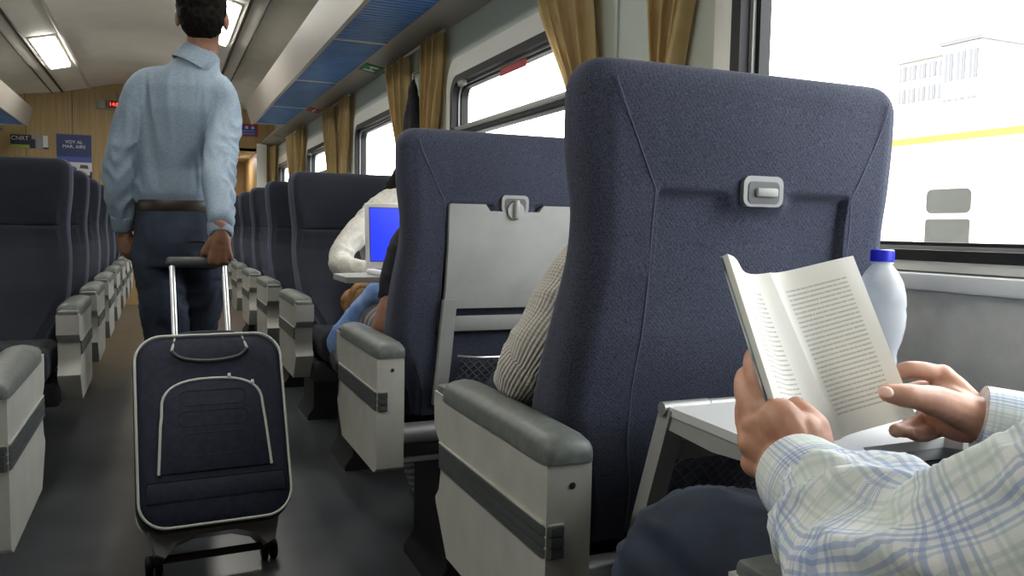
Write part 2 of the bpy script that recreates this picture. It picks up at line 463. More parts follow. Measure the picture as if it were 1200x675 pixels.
def head(bm, c, fwd, up=(0, 0, 1), s=1.0):
    """skull, jaw, nose, ears and brow; returns a placer for face details"""
    R = rot_to(fwd, up); c = V(c)
    def at(x, y, z): return c+R @ (V((x, y, z))*s)
    ellipsoid(bm, at(0, -.008, .022), (.074*s, .094*s, .092*s), R)
    ellipsoid(bm, at(0, .020, -.045), (.058*s, .066*s, .070*s), R)
    ellipsoid(bm, at(0, .052, -.092), (.024*s, .022*s, .020*s), R)
    limb(bm, [at(0, .083, .018), at(0, .100, -.014), at(0, .106, -.032)], [.008*s, .011*s, .014*s], 4, 10)
    for q in (-1, 1):
        ellipsoid(bm, at(q*.011, .096, -.036), (.009*s, .010*s, .008*s), R)
        limb(bm, [at(q*.012, .082, .026), at(q*.036, .078, .030), at(q*.055, .060, .024)], [.008*s, .009*s, .007*s], 4, 8)
        ellipsoid(bm, at(q*.044, .056, -.030), (.020*s, .022*s, .018*s), R)
        ellipsoid(bm, at(q*.078, -.006, -.012), (.010*s, .020*s, .033*s), R @ Matrix.Rotation(q*-.3, 3, 'Z'))
    limb(bm, [at(0, .068, -.064), at(0, .080, -.062)], [.012*s, .012*s], 2, 8)
    return at, R
def face_details(root, at, R, s=1.0):
    for q in (-1, 1):
        b = BM(); ellipsoid(b, at(q*.033, .074, .008), (.0125*s, .010*s, .0085*s), R, 14, 8); obj('eye', b, 'eyewhite', root)
        b = BM(); ellipsoid(b, at(q*.033, .0835, .008), (.0055*s, .002*s, .0055*s), R, 12, 6); obj('iris', b, 'black', root)
    b = BM(); ellipsoid(b, at(0, .086, -.062), (.024*s, .008*s, .007*s), R, 16, 8); obj('mouth', b, 'lips', root)
def hair_cap(name, root, at, R, s=1.0, back=-.07, vox=.005, long=False):
    b = BM()
    ellipsoid(b, at(0, -.022, .034), (.084*s, .096*s, .094*s), R)
    ellipsoid(b, at(0, -.046, -.010), (.075*s, .066*s, .090*s), R)
    ellipsoid(b, at(0, .040, .082), (.062*s, .050*s, .034*s), R)
    if long:
        for q in (-1, 1): limb(b, [at(q*.066, -.02, .0), at(q*.075, -.03, -.12), at(q*.06, .0, -.26)], [.03, .034, .02])
        limb(b, [at(0, -.07, .0), at(0, -.08, -.14), at(0, -.075, -.26)], [.06, .06, .03])
    def w(me):
        me.update(); ns = [v.normal.copy() for v in me.vertices]
        for v, n in zip(me.vertices, ns): v.co += n*.004*noise.noise(v.co*70)
    return fuse(name, b, vox, 'hair', root, 2, wrinkle=w)
def hand(bm, W, fwd, back, thumb, curl=.35, s=1.0, spread=.10, curls=None, thumb_out=.75, thumb_curl=.3):
    """five-fingered hand: W wrist, fwd towards the knuckles, back = out of the back of the hand, thumb = +1/-1 side"""
    f = V(fwd).normalized(); u = V(back); u = (u-f*u.dot(f)).normalized(); r = f.cross(u)*thumb
    W = V(W)
    limb(bm, [W-f*.03*s, W+f*.01*s], [.026*s, .027*s], 2, 12)
    L = [(.043, .026, .022), (.048, .030, .024), (.045, .028, .023), (.035, .022, .020)]
    rad = [.0095, .0098, .0092, .0080]
    for i in range(4):
        off = (.030-.0195*i)*s
        k = W+f*(.088-.003*abs(i-1)-.006*(i == 3))*s+r*off*1.02+u*(.004 if i in (1, 2) else 0)*s
        limb(bm, [W+f*.012*s+r*off*.62, (W+k)/2+u*.004*s+r*off*.1, k], [.016*s, .0145*s, .0118*s], 4, 10)
        limb(bm, [W+f*.02*s+r*off*.5-u*.010*s, k-u*.010*s-f*.01*s], [.014*s, .011*s], 4, 10)
        c = curls[i] if curls else curl
        d = (f+r*(spread*(1.2-i*.8))).normalized(); p = k; pts = [p]; rs = [rad[i]*1.12*s]; w = u.copy()
        for j, Lj in enumerate(L[i]):
            rot = Matrix.Rotation(-c*(1.0, 1.25, .8)[j], 3, d.cross(w).normalized())
            d = rot @ d; w = rot @ w
            p = p+d*Lj*s; pts.append(p); rs.append(rad[i]*(1.0, .93, .80)[j]*s)
        limb(bm, pts, rs, 5, 10)
    t0 = W+f*.018*s+r*.022*s-u*.010*s
    d1 = (f*.75+r*thumb_out-u*.35).normalized(); t1 = t0+d1*.045*s
    d2 = (f*(.9)+r*(thumb_out*.35)-u*thumb_curl).normalized(); t2 = t1+d2*.034*s
    d3 = (f*.95-r*.10-u*thumb_curl*1.4).normalized(); t3 = t2+d3*.026*s
    limb(bm, [t0, t1, t2, t3], [.018*s, .0145*s, .0115*s, .0092*s], 5, 10)

# ================================================================== THE CARRIAGE
XR, XL, YB, YE = 1.28, -1.73, -1.9, 10.3     # side walls, back and end walls
XC = (XR+XL)/2
struct('floor', newbox(XL-.05, XR+.05, YB-.1, 12.6, -.06, 0), 'floor')
WIN_PITCH, WIN_W = 2.08, 1.30
WIN_FAR = [1.62+WIN_PITCH*k for k in range(5)]
WIN_WS = [2.15]+[WIN_W]*4                      # the reader's window is the long fixed one
ZB, ZT = .905, 1.655
def side_wall(name, x, sgn):
    bm = BM(); xa, xb = sorted((x, x+sgn*.08))
    box(bm, xa, xb, YB, YE, 0, ZB); box(bm, xa, xb, YB, YE, ZT, 2.32)
    y = YB
    for f, ww in zip(WIN_FAR, WIN_WS):
        if f-ww > y: box(bm, xa, xb, y, f-ww, ZB, ZT)
        y = f
    box(bm, xa, xb, y, YE, ZB, ZT)
    return struct(name, bm, 'pillar')
side_wall('wall_right', XR, 1); side_wall('wall_left', XL, -1)
# lower wall panelling and ledge along each side
for nm, x, s in (('right', XR, -1), ('left', XL, 1)):
    a, b = sorted((x, x+s*.022)); bm = BM(); box(bm, a, b, YB, YE, .06, .852, .004)
    struct('trim_1' if nm == 'right' else 'trim_2', bm, 'wall')
    a, b = sorted((x, x+s*.042)); bm = newbox(a, b, YB, YE, .853, .884, .006)
    struct('trim_3' if nm == 'right' else 'trim_4', bm, 'ledge')
    a, b = sorted((x, x+s*.03)); bm = newbox(a, b, YB, YE, 0, .06, .004)
    struct('baseboard_'+nm, bm, 'band')
# windows
wn = 0
for side, x, s in (('right', XR, -1), ('left', XL, 1)):
    for k, (f, ww) in enumerate(zip(WIN_FAR, WIN_WS)):
        wn += 1
        w = empty('window_%d' % wn, (x, f-ww/2, (ZB+ZT)/2), kind='structure')
        hw, hh = ww/2, (ZT-ZB)/2
        def ringplate(outer, inner, xa, xb):
            bm = BM(); n = len(outer)
            R = [[V((xx, p[0], p[1])) for p in poly] for xx, poly in ((xa, outer), (xa, inner), (xb, inner), (xb, outer))]
            R.append(R[0]); rv = [[bm.verts.new(p) for p in r] for r in R[:-1]]; rv.append(rv[0])
            for a, b in zip(rv, rv[1:]):
                for i in range(n): bm.faces.new((a[i], a[(i+1) % n], b[(i+1) % n], b[i]))
            return bm
        obj('window_surround', ringplate(rrect(-hw-.075, hw+.075, -hh-.018, hh+.085, .12), rrect(-hw, hw, -hh, hh, .085), s*.012, s*.001), 'cream', w)
        obj('rubber_frame', ringplate(rrect(-hw, hw, -hh, hh, .085), rrect(-hw+.034, hw-.034, -hh+.020, hh-.034, .06), s*.020, -s*.05), 'rubber', w)
        obj('inner_trim', ringplate(rrect(-hw+.034, hw-.034, -hh+.020, hh-.034, .06), rrect(-hw+.046, hw-.046, -hh+.027, hh-.046, .055), -s*.008, -s*.05), 'steel', w)
        obj('inner_seal', ringplate(rrect(-hw+.046, hw-.046, -hh+.027, hh-.046, .055), rrect(-hw+.060, hw-.060, -hh+.034, hh-.056, .05), -s*.018, -s*.05), 'rubber', w)
        if k in (1, 3):
            bm = BM(); xa, xb = sorted((s*.012, -s*.045)); box(bm, xa, xb, -hw+.03, hw-.03, .118, .142, .004)
            obj('sash_bar', bm, 'steel', w)
            bm = BM(); xa, xb = sorted((s*.004, -s*.048)); box(bm, xa, xb, -hw+.03, hw-.03, .095, .118, .003); obj('sash_seal', bm, 'rubber', w)
            bm = BM(); xa, xb = sorted((s*.030, s*.006)); box(bm, xa, xb, hw-.20, hw-.13, hh-.06, hh-.035, .006); obj('sash_catch', bm, 'steel', w)
        bm = BM(); poly = rrect(-hw+.058, hw-.058, -hh+.032, hh-.054, .05)
        vs = [bm.verts.new(V((-s*.034, a, b))) for a, b in poly]; bm.faces.new(vs)
        obj('pane', bm, 'glass', w, 0)
# ceiling: vaulted middle, lamp strips, flat side panels
def ceil_profile():
    half = [(1.5, 2.27), (.87, 2.355), (.765, 2.372), (.50, 2.437), (.25, 2.50), (0, 2.52)]
    return [(XC+a, z) for a, z in half]+[(XC-a, z) for a, z in reversed(half[:-1])]
def extrude_strip(pts, y0, y1, th=.03):
    bm = BM(); prism(bm, [(x, z) for x, z in pts]+[(x, z+th) for x, z in reversed(pts)], 'y', y0, y1); return bm
cp = ceil_profile()
struct('ceiling', extrude_strip(cp, YB, YE+.05), 'ceil', smooth=60)
for i, s in enumerate((1, -1)):
    for j, (a, z, wd) in enumerate(((.765, 2.366, .020), (.865, 2.350, .007))):
        bm = newbox(XC+s*a-wd/2, XC+s*a+wd/2, YB, YE, z-.004, z+.02)
        struct('trim_%d' % (5+i*2+j), bm, 'black')
    # soft bead between lamp strip and vault
    bm = BM(); prism(bm, [(XC+s*.50-.02, 2.436-.0), (XC+s*.50+.02, 2.424), (XC+s*.50, 2.420)], 'y', YB, YE); struct('trim_%d' % (9+i), bm, 'ceilpanel')
# ceiling lamps
def ceiling_light(s, y, L, label):
    t = empty('ceiling_light', (XC+s*.632, y, 2.400), label=label, cat='ceiling light', group='ceiling lights in the lamp strips')
    a = math.atan2(2.437-2.372, .265)*s
    R = Matrix.Rotation(a, 4, 'Y')
    obj('light_frame', newbox(-.098, .098, -L/2-.012, L/2+.012, -.010, .010, .004), 'ceilpanel', t, xf=R)
    obj('diffuser', newbox(-.082, .082, -L/2, L/2, -.030, -.002, .008), 'lamp', t, xf=R)
for s, y, L, lb in ((-1, 8.1, 1.25, 'lit rectangular ceiling lamp in the left strip nearest the wooden end wall'),
                    (1, 6.3, 1.25, 'lit ceiling lamp partly behind the standing man\'s head'),
                    (-1, 4.6, 1.25, 'lit lamp in the left ceiling strip above the middle of the car'),
                    (1, 2.9, 1.25, 'lit lamp in the right ceiling strip above the paired seats'),
                    (-1, 1.0, 1.25, 'lit lamp in the left ceiling strip above the aisle seats')):
    ceiling_light(s, y, L, lb)

# luggage racks: inner lip, ribbed blue panels, outer cornice
def luggage_rack(s, y0, y1, label):
    t = empty('luggage_rack', (0, 0, 0), label=label, cat='luggage rack', group='overhead luggage racks')
    def X(x): return x if s > 0 else 2*XC-x
    bm = BM(); prism(bm, [(X(.80), 1.905), (X(.835), 1.918), (X(.78), 2.10), (X(.745), 2.09)], 'y', y0, y1); bevel_sharp(bm, .006)
    obj('rack_lip', bm, 'lip', t)
    bm = BM(); xa, xb = sorted((X(.80), X(1.12))); box(bm, xa, xb, y0, y1, 1.945, 1.955); obj('rack_tray', bm, 'lip', t)
    ys = [y0]; q = 4.33-1.33*4
    while q < y1-.3:
        if q > y0+.3: ys.append(q); 
        q += 1.33
    ys.append(y1)
    for a, b in zip(ys, ys[1:]):
        bm = BM(); poly = []; n = max(4, int((b-a)/.045)); h = (b-a-.014)/n; y = a+.007
        for i in range(n):
            poly += [(y, 1.940), (y+h*.06, 1.922), (y+h*.66, 1.922), (y+h*.72, 1.940)]; y += h
        poly += [(b-.007, 1.944), (a+.007, 1.944)]
        xa, xb = sorted((X(.832), X(1.115))); prism(bm, poly, 'x', xa, xb)
        obj('slat_panel', bm, 'blue', t, 0)
        bm = newbox(xa, xb, b-.009, b+.009, 1.919, 1.946); obj('joint_strip', bm, 'ledge', t)
    bm = BM(); prism(bm, [(X(1.108), 1.921), (X(1.245), 1.897), (X(1.279), 1.902), (X(1.279), 1.955), (X(1.118), 1.955)], 'y', y0, YE); bevel_sharp(bm, .004)
    obj('cornice', bm, 'lip', t)
    return t
luggage_rack(1, YB, 8.25, 'overhead luggage rack with ribbed blue underside above the right windows')
luggage_rack(-1, YB, 9.7, 'overhead luggage rack with blue underside on the left side of the car')
# back wall and end wall with the passage on the right
struct('wall_back', newbox(XL-.08, XR+.08, YB-.08, YB, 0, 2.6), 'wood')
bm = BM(); PX0, PX1, PZ = .50, 1.075, 1.83
box(bm, XL-.08, PX0, YE, YE+.06, 0, 2.6); box(bm, PX1, XR+.08, YE, YE+.06, 0, 2.6); box(bm, PX0, PX1, YE, YE+.06, PZ, 2.6)
struct('wall_far', bm, 'wood')
bm = BM()
for x in (-1.35, -.9, -.45, .05): box(bm, x-.003, x+.003, YE-.002, YE+.01, 0, 2.42)
struct('trim_11', bm, 'posterdark')
bm = BM(); box(bm, PX0-.02, PX1+.02, YE+.0, YE+1.9, PZ, PZ+.03); struct('trim_12', bm, 'cream')
bm = BM(); box(bm, PX0-.06, PX0, YE+.06, YE+1.9, 0, PZ); box(bm, PX1, PX1+.05, YE+.06, YE+1.9, 0, PZ); box(bm, PX0-.06, PX1+.05, YE+1.9, YE+1.95, 0, PZ+.03)
struct('wall_passage', bm, 'wood')
t = empty('passage_fill_light', ((PX0+PX1)/2, YE+.9, PZ), label='small lamp added to brighten the passage beyond the wooden end wall', cat='ceiling light')  # fill lamp added to lift the dark passage
obj('lamp_housing', newbox(-.13, .13, -.22, .22, -.02, 0, .006), 'cream', t); obj('diffuser', newbox(-.11, .11, -.20, .20, -.032, -.016, .006), 'lamp', t)
bm = BM(); box(bm, PX1-.02, PX1+.10, YE-.03, YE, 0, 1.92, .006); struct('trim_13', bm, 'cream')
# ------------------------------------------------------------------ signs and posters on the end wall
yw = YE
t = empty('wall_sign', (-1.317, yw, 1.807), label='black and green CNRT notice on the wooden end wall', cat='sign')
obj('sign_board', newbox(-.18, .18, -.008, 0, -.072, .072), 'posterdark', t)
obj('photo_area', newbox(.02, .13, -.010, 0, -.072, .072), 'greybox', t); obj('light_edge', newbox(.13, .178, -.0105, 0, -.055, .072), 'paper', t)
obj('green_band', newbox(-.18, .0, -.0105, 0, -.071, -.036), 'postergreen', t)
obj('dark_figure', newbox(.015, .06, -.012, 0, -.072, .03, .006), 'posterdark', t)
textmesh('lettering', 'CNRT', .062, 'paper', t, (-.09, -.011, .032), (PI/2, 0, 0))
t = empty('poster', (-.888, yw, 1.665), label='blue poster with a white train and two lines of text on the end wall', cat='poster')
obj('poster_sheet', newbox(-.172, .172, -.006, 0, -.245, .245), 'postersky', t)
obj('horizon_haze', newbox(-.172, .172, -.0065, 0, -.245, -.06), 'paper', t)
obj('dusk_band', newbox(-.172, .172, -.0068, 0, -.06, .0), 'signblue', t)
obj('ground_area', newbox(-.172, .172, -.007, 0, -.245, -.16), 'posterdark', t)
obj('trees_area', newbox(-.13, -.06, -.0072, 0, -.15, -.07, .01), 'ballast', t)
bm = BM(); prism(bm, [(-.06, -.19), (.15, -.20), (.155, -.12), (.12, -.075), (.02, -.07), (-.06, -.13)], 'y', -.0085, 0); obj('train_picture', bm, 'paper', t)
bm = BM(); prism(bm, [(-.03, -.20), (.03, -.20), (.02, -.12), (-.02, -.10)], 'y', -.0095, 0); obj('train_stripe', bm, 'signblue', t)
bm = BM(); prism(bm, [(.05, -.125), (.14, -.13), (.13, -.09), (.06, -.085)], 'y', -.0095, 0); obj('train_windscreen', bm, 'band', t)
textmesh('lettering', 'VOY AL\nMAR, AIRE', .050, 'paper', t, (.0, -.008, .135), (PI/2, 0, 0))
t = empty('led_display', (-.50, yw, 2.262), label='red lit LED number display with grey box beside the standing man', cat='display')
obj('grey_housing', newbox(-.155, -.065, -.05, 0, -.05, .045, .004), 'greybox', t)
obj('display_housing', newbox(-.05, .15, -.06, 0, -.055, .055, .004), 'greybox', t)
obj('display_screen', newbox(-.04, .14, -.063, 0, -.042, .042), 'leddark', t)
textmesh('lettering', '14:02', .058, 'led', t, (.035, -.065, 0), (PI/2, 0, 0))
t = empty('notice_sign', (.945, yw, 2.075), label='red and blue notice above the passage beside the luggage rack', cat='sign')
obj('sign_board', newbox(-.125, .125, -.008, 0, -.075, .075), 'signred', t); obj('sign_field', newbox(-.11, .11, -.010, 0, -.06, .05), 'signblue', t)
for i in range(3):
    bm = BM(); lathe(bm, [(.001, -.002), (.018, -.002), (.018, .002), (.001, .002)], 14, (0, 0, 0)); bm.transform(Matrix.Translation((-.07+.07*i, -.011, .03)) @ Matrix.Rotation(PI/2, 4, 'X'))
    obj('sign_symbol', bm, 'paper', t)
for i in range(2): obj('text_line', newbox(-.09, .09, -.0115, 0, -.045+.03*i, -.038+.03*i), 'lavender', t)
# signs on the cornice
def cornice_sign(y, ly, m, name, label, draw):
    t = empty(name, (1.178, y, 1.9075), label=label, cat='sign')
    R = Matrix.Rotation(math.atan2(.024, .137), 4, 'Y')
    obj('sign_plate', newbox(-.052, .052, -ly, ly, -.004, .000), m, t, xf=R)
    for nm, m2, args in draw: obj(nm, newbox(*args), m2, t, xf=R)
cornice_sign(4.95, .10, 'exitgreen', 'exit_sign', 'small green exit sign on the cornice above the gold curtains',
             [('running_figure', 'white', (-.02, .03, -.075, -.035, -.0048, -.004)), ('door_symbol', 'white', (-.035, .03, .02, .06, -.0048, -.004)), ('arrow_symbol', 'white', (-.006, .006, -.03, .015, -.0048, -.004))])
cornice_sign(6.95, .10, 'signred', 'warning_sign', 'small red sign on the cornice near the end of the car',
             [('text_line', 'white', (-.012, .004, -.08, .08, -.0048, -.004))])
cornice_sign(9.2, .045, 'greybox', 'cornice_plate', 'tiny dark plate on the cornice beside the end wall', [])
t = empty('window_sticker', (XR+.02, 3.03, 1.600), label='red strip sticker at the top of the opening window', cat='sticker')
obj('sticker_sheet', newbox(-.006, -.003, -.13, .13, -.022, .022), 'signred', t)

# ------------------------------------------------------------------ curtains
def make_curtain(y_edge, y_far, y_tie, amp, seed, side=1):
    """one gathered curtain: wide at the rail, drawn in at the tie, falling below it"""
    bm = BM(); NU, NZ = 90, 40; rows = []
    for k in range(NZ+1):
        z = 1.882-(1.882-.905)*k/NZ
        g = sstep(1.88, 1.24, z) if z > 1.24 else 1-.35*sstep(1.24, 1.0, z)
        row = []
        for i in range(NU+1):
            u = i/NU; ya = y_edge+(y_far-y_edge)*u
            yb = y_tie+(y_far-y_edge)*.26*(u-.5)
            y = ya+(yb-ya)*g
            ph = u*5.5*2*PI+seed+.5*noise.noise(V((u*4, z*2, seed)))
            x = XR-.05-.012*math.cos(ph*.5+seed)-(.020+amp*(1-abs(g-.5)))*math.sin(ph)*(.7+.3*g)
            row.append(bm.verts.new(V((x, y+.006*math.cos(ph*2), z))))
        rows.append(row)
    for a, b in zip(rows, rows[1:]):
        for i in range(NU): bm.faces.new((a[i], a[i+1], b[i+1], b[i]))
    return bm
def curtain(ye, yf, yt, seed, label, group='gold curtains along the right windows'):
    t = empty('curtain', (XR-.05, (ye+yf)/2, .905), label=label, cat='curtain', group=group)
    T = Matrix.Translation(-V((XR-.05, (ye+yf)/2, .905)))
    o = obj('drape', make_curtain(ye, yf, yt, .008, seed), 'gold', t, 0, xf=T); o.data.shade_smooth()
    w = abs(yf-ye)*.26/2+.02
    bm = BM(); tube(bm, spline([(XR-.05+.055*math.cos(a), yt+w*math.sin(a), 1.24-.02*math.cos(a)) for a in [2*PI*i/10 for i in range(10)]], sub=3, closed=True)+[V((XR-.05+.055, yt, 1.22))], .016, 8, flat=.35)
    obj('tieback', bm, 'gold', t, xf=T)
def rail(y0, y1, label):
    o = obj('curtain_rail', tube(BM(), [(XR-.045, y0, 1.880), (XR-.045, y1, 1.880)], .008, 10), 'alu'); tag(o, label, 'curtain rail', 'curtain rails under the cornice')
names = {1: ('gold curtain with its lower end behind the nearest seat back, left of the large window', 'gold curtain tied back beside the opening window with the red sticker'),
         2: ('gold curtain gathered at the far side of the opening window', 'gold curtain left of the dark hanging garment'),
         3: ('gold curtain at the far side of the second visible window from the camera', 'gold curtain beside the third small window along the car'),
         4: ('narrow gold curtain before the last small window', 'narrow gold curtain at the last window near the end wall')}
for k in range(0, 4):
    f = 1.62+WIN_PITCH*k
    a, b = names[k+1]
    curtain(f+.06, f+.34, f+.24, k*1.3+.4, a)
    curtain(f+1.06, f+.66, f+.66, k*2.1+.9, b)
    rail(f+.02, f+1.12, 'thin metal curtain rail over the wall panel %s' % ('between the large window and the opening window', 'beside the hanging garment', 'past the second opening', 'nearest the end wall')[k])
curtain(9.98, 10.24, 10.16, 3.3, 'gold curtain against the wooden end wall')
# pillar panels between windows on the right
bm = BM()
for k in range(0, 4):
    f = 1.62+WIN_PITCH*k
    box(bm, XR-.012, XR, f+.34, f+.37, .885, 1.90, .004); box(bm, XR-.008, XR, f+.56, f+.575, .885, 1.90, .002)
struct('trim_14', bm, 'pillar')
# dark garment on a hook
b = BM(); cx, cy = XR-.075, 4.13
limb(b, [(cx, cy, 1.70), (cx, cy, 1.64), (cx-.005, cy, 1.45), (cx-.005, cy, 1.22)], [.014, .035, .075, .09], 5, 16, .55)
limb(b, [(cx, cy-.03, 1.62), (cx-.01, cy-.085, 1.46), (cx-.01, cy-.085, 1.26)], [.02, .034, .03], 5, 12)
t = empty('hanging_jacket', (cx, cy, 1.2), label='dark garment hanging between two gold curtains behind the second seat', cat='jacket')
g = fuse('jacket_cloth', b, .008, 'darkcloth', t, 3, wrinkle=wrinkler(.006, 22)); rebase(t)
bm = tube(BM(), [(0, 0, .50), (.0, 0, .54), (.03, 0, .55), (.07, 0, .55)], .005, 8); obj('coat_hook', bm, 'steel', t)

# ================================================================== SEATS
HW = .285                                       # half width of one seat back
UPR = dict(rear=[(.47, .118), (.50, .110), (.6, .075), (.7, .050), (.8, .022), (.9, .006), (1.0, .0), (1.2, .0)],
           front=[(.47, .26), (.55, .245), (.62, .215), (.72, .165), (.80, .135), (.90, .110), (.98, .098), (1.06, .105), (1.2, .095)])
REC = dict(rear=[(.47, .118), (.55, .075), (.65, .00), (.75, -.085), (.85, -.20), (.93, -.255), (1.0, -.275), (1.2, -.285)],
           front=[(.47, .27), (.55, .225), (.62, .145), (.716, .055), (.78, -.03), (.85, -.115), (.89, -.140), (.95, -.158), (1.08, -.160), (1.2, -.172)])
def backrest_mesh(pr):
    zs = []
    z = .47
    while z < 1.10: zs.append(z); z += .0105
    zs += [.9905, .9945, .9985, 1.0025, 1.0065, 1.0105, .928, .932, .936]; zs = sorted(zs)
    R = .045
    zs += [1.1855-R+R*math.sin(math.radians(a)) for a in range(0, 91, 9)]
    xs = sorted(set([-HW+.035+i*(2*HW-.07)/44 for i in range(45)]+[q*(.176+e) for q in (-1, 1) for e in (-.006, -.003, 0, .003, .006)]+[q*(.05+e) for q in (-1, 1) for e in (-.006, 0, .006)]))
    rings = []
    for z in zs:
        yr, yf = interp(pr['rear'], z), interp(pr['front'], z)
        wst = -.013*math.exp(-((z-.94)/.10)**2)+.005*math.exp(-((z-.74)/.10)**2)-.06*sstep(.70, .50, z)
        w = HW+wst; top = max(0, z-(1.1855-R)); k = math.sqrt(max(0, 1-(top/R)**2)) if top > 0 else 1
        ins = R*(1-k); yr += ins*.75; yf -= ins*.55; w -= ins*.85
        if yf-yr < .012: m = (yf+yr)/2; yr, yf = m-.006, m+.006
        rc = min(.040, (yf-yr)*.42)
        ring = []
        for x in xs:                                  # rear face, with the recess for the folded table
            xx = x*w/HW; ax = abs(x)
            rec = sstep(.180, .172, ax)*sstep(1.012, .998, z)
            rec *= 1-sstep(.978, .990, z)*sstep(.075, .045, ax)
            bulge = .010*math.exp(-((z-1.09)/.06)**2)*(1-(ax/HW)**2)
            edge = -.012*sstep(.20, .26, ax)*0
            ring.append(V((xx, yr+.016*rec-bulge+edge, z)))
        xe = xs[-1]*w/HW
        for i in range(1, 7):
            a = math.radians(-90+90*i/7); ring.append(V((w-rc+rc*math.cos(a), yr+rc+rc*math.sin(a), z)))
        for i in range(1, 4): ring.append(V((w, yr+rc+(yf-yr-2*rc)*i/4, z)))
        for i in range(0, 7):
            a = math.radians(90*i/7); ring.append(V((w-rc+rc*math.cos(a), yf-rc+rc*math.sin(a), z)))
        nf = 26
        for i in range(nf+1):
            x = w-rc-(2*(w-rc))*i/nf
            q = abs(x)/w; bol = .012*sstep(.55, .85, q)*sstep(1.08, .95, z)
            crease = -.007*math.exp(-((z-.932)/.005)**2)
            ring.append(V((x, yf+bol+crease-.004*(1-q*q), z)))
        for i in range(1, 8):
            a = math.radians(90+90*i/7); ring.append(V((-w+rc+rc*math.cos(a), yf-rc+rc*math.sin(a), z)))
        for i in range(1, 4): ring.append(V((-w, yf-rc-(yf-yr-2*rc)*i/4, z)))
        for i in range(1, 7):
            a = math.radians(180+90*i/7); ring.append(V((-w+rc+rc*math.cos(a), yr+rc+rc*math.sin(a), z)))
        rings.append(ring)
    bm = BM(); loft(bm, rings); bm.faces.ensure_lookup_table()
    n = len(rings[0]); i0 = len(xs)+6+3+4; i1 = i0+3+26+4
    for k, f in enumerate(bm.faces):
        if k < n*(len(rings)-1) and i0 <= k % n < i1: f.material_index = 1  # front faces take the navy with shade painted in
    return bm
def seams_mesh(pr):
    bm = BM()
    for q in (-1, 1):
        p = [V((q*.245, interp(pr['rear'], 1.14)-.003, 1.155)), V((q*.233, interp(pr['rear'], 1.12)-.006, 1.12)), V((q*.19, interp(pr['rear'], 1.03)-.0032, 1.03)), V((q*.178, interp(pr['rear'], 1.008)-.001, 1.008))]
        for z in (.95, .88, .80, .72, .64, .56, .49): p.append(V((q*.180*(1-.06/HW*sstep(.70, .50, z)), interp(pr['rear'], z)-.0005, z)))
        tube(bm, p, .0010, 6)
    return bm
def shear(bm, pr, off=0):
    for v in bm.verts: v.co.y += interp(pr['rear'], v.co.z)+off
    return bm
def latch(parent, pr, x0=0):
    y = interp(pr['rear'], 1.01)
    T = Matrix.Translation((x0, y, 1.008))
    bm = BM(); prism(bm, rrect(-.036, .036, -.020, .024, .012), 'y', -.010, .010); bevel_sharp(bm, .002, 50)
    L = obj('table_latch', bm, 'latchgrey', parent, xf=T)
    bm = BM(); prism(bm, rrect(-.028, .028, -.016, .016, .008), 'y', -.0112, -.0092); obj('latch_recess', bm, 'latchdark', L, xf=T)
    return L, T
ARM_PROF = [(.440, .655), (.437, .592), (.424, .580), (.402, .566), (.399, .515), (.408, .482), (.428, .462), (.424, .452), (.362, .372), (-.005, .372), (-.030, .386), (-.033, .60), (-.033, .655)]
def armrest(parent, x, band):
    """band: side (+1/-1) that shows the ribbed trim strip, 0 for none"""
    w = .0325
    bm = BM(); prism(bm, ARM_PROF, 'x', x-w, x+w); bevel_sharp(bm, .009, 25, 3)
    A = obj('armrest', bm, 'shell', parent, 35)
    # soft pad, rounded over the top and drooping at both ends
    rings = []
    for y, dz, k in ((-.037, .004, .75), (-.035, .016, .92), (-.028, .024, 1), (.0, .029, 1.03), (.10, .031, 1.03), (.30, .031, 1.03), (.375, .030, 1.02), (.385, .022, .98), (.392, .008, .9)):
        ww = (w+.0025)*k; z0 = .648
        ring = [V((x-ww, y, z0)), V((x-ww, y, z0+dz*.55+.004)), V((x-ww*.86, y, z0+dz*.84+.005)), V((x-ww*.5, y, z0+dz+.005)), V((x, y, z0+dz*1.06+.006)),
                V((x+ww*.5, y, z0+dz+.005)), V((x+ww*.86, y, z0+dz*.84+.005)), V((x+ww, y, z0+dz*.55+.004)), V((x+ww, y, z0))]
        rings.append(ring)
    bm = BM(); loft(bm, rings); obj('arm_pad', bm, 'pad', A, 60)
    bm = BM(); box(bm, x-w*.9, x+w*.9, .385, .438, .648, .668, .007, 2); obj('arm_end_cap', bm, 'pad', A)
    bm = BM(); g = tube(bm, [(x+.004, -.0345, .618), (x+.004, -.030, .618)], .0042, 12); obj('screw_hole', bm, 'black', A)
    if band:
        s = band; xo = x+s*w
        def strip(z0, z1, d, y1=.402):
            pts = [(xo, y1), (xo+s*d, y1), (xo+s*d, -.022), (xo+s*(d-.004), -.031), (xo-s*.006, -.033-d), (xo-s*.024, -.033-d), (xo-s*.024, -.033), (xo-s*.006, -.033), (xo, -.024)]
            b = BM(); prism(b, pts, 'z', z0, z1); return b
        bm = strip(.523, .567, .0022); bevel_sharp(bm, .001, 50, 1); B = obj('trim_band', bm, 'band', A)
        for z0, z1 in ((.5245, .536), (.5395, .551), (.5545, .5655)):
            bm = strip(z0, z1, .0040, .398); bevel_sharp(bm, .0015, 50, 2); obj('band_rib', bm, 'band', B)
        bm = strip(.567, .5695, .0030, .404); obj('band_edge', bm, 'shell', B)
    return A
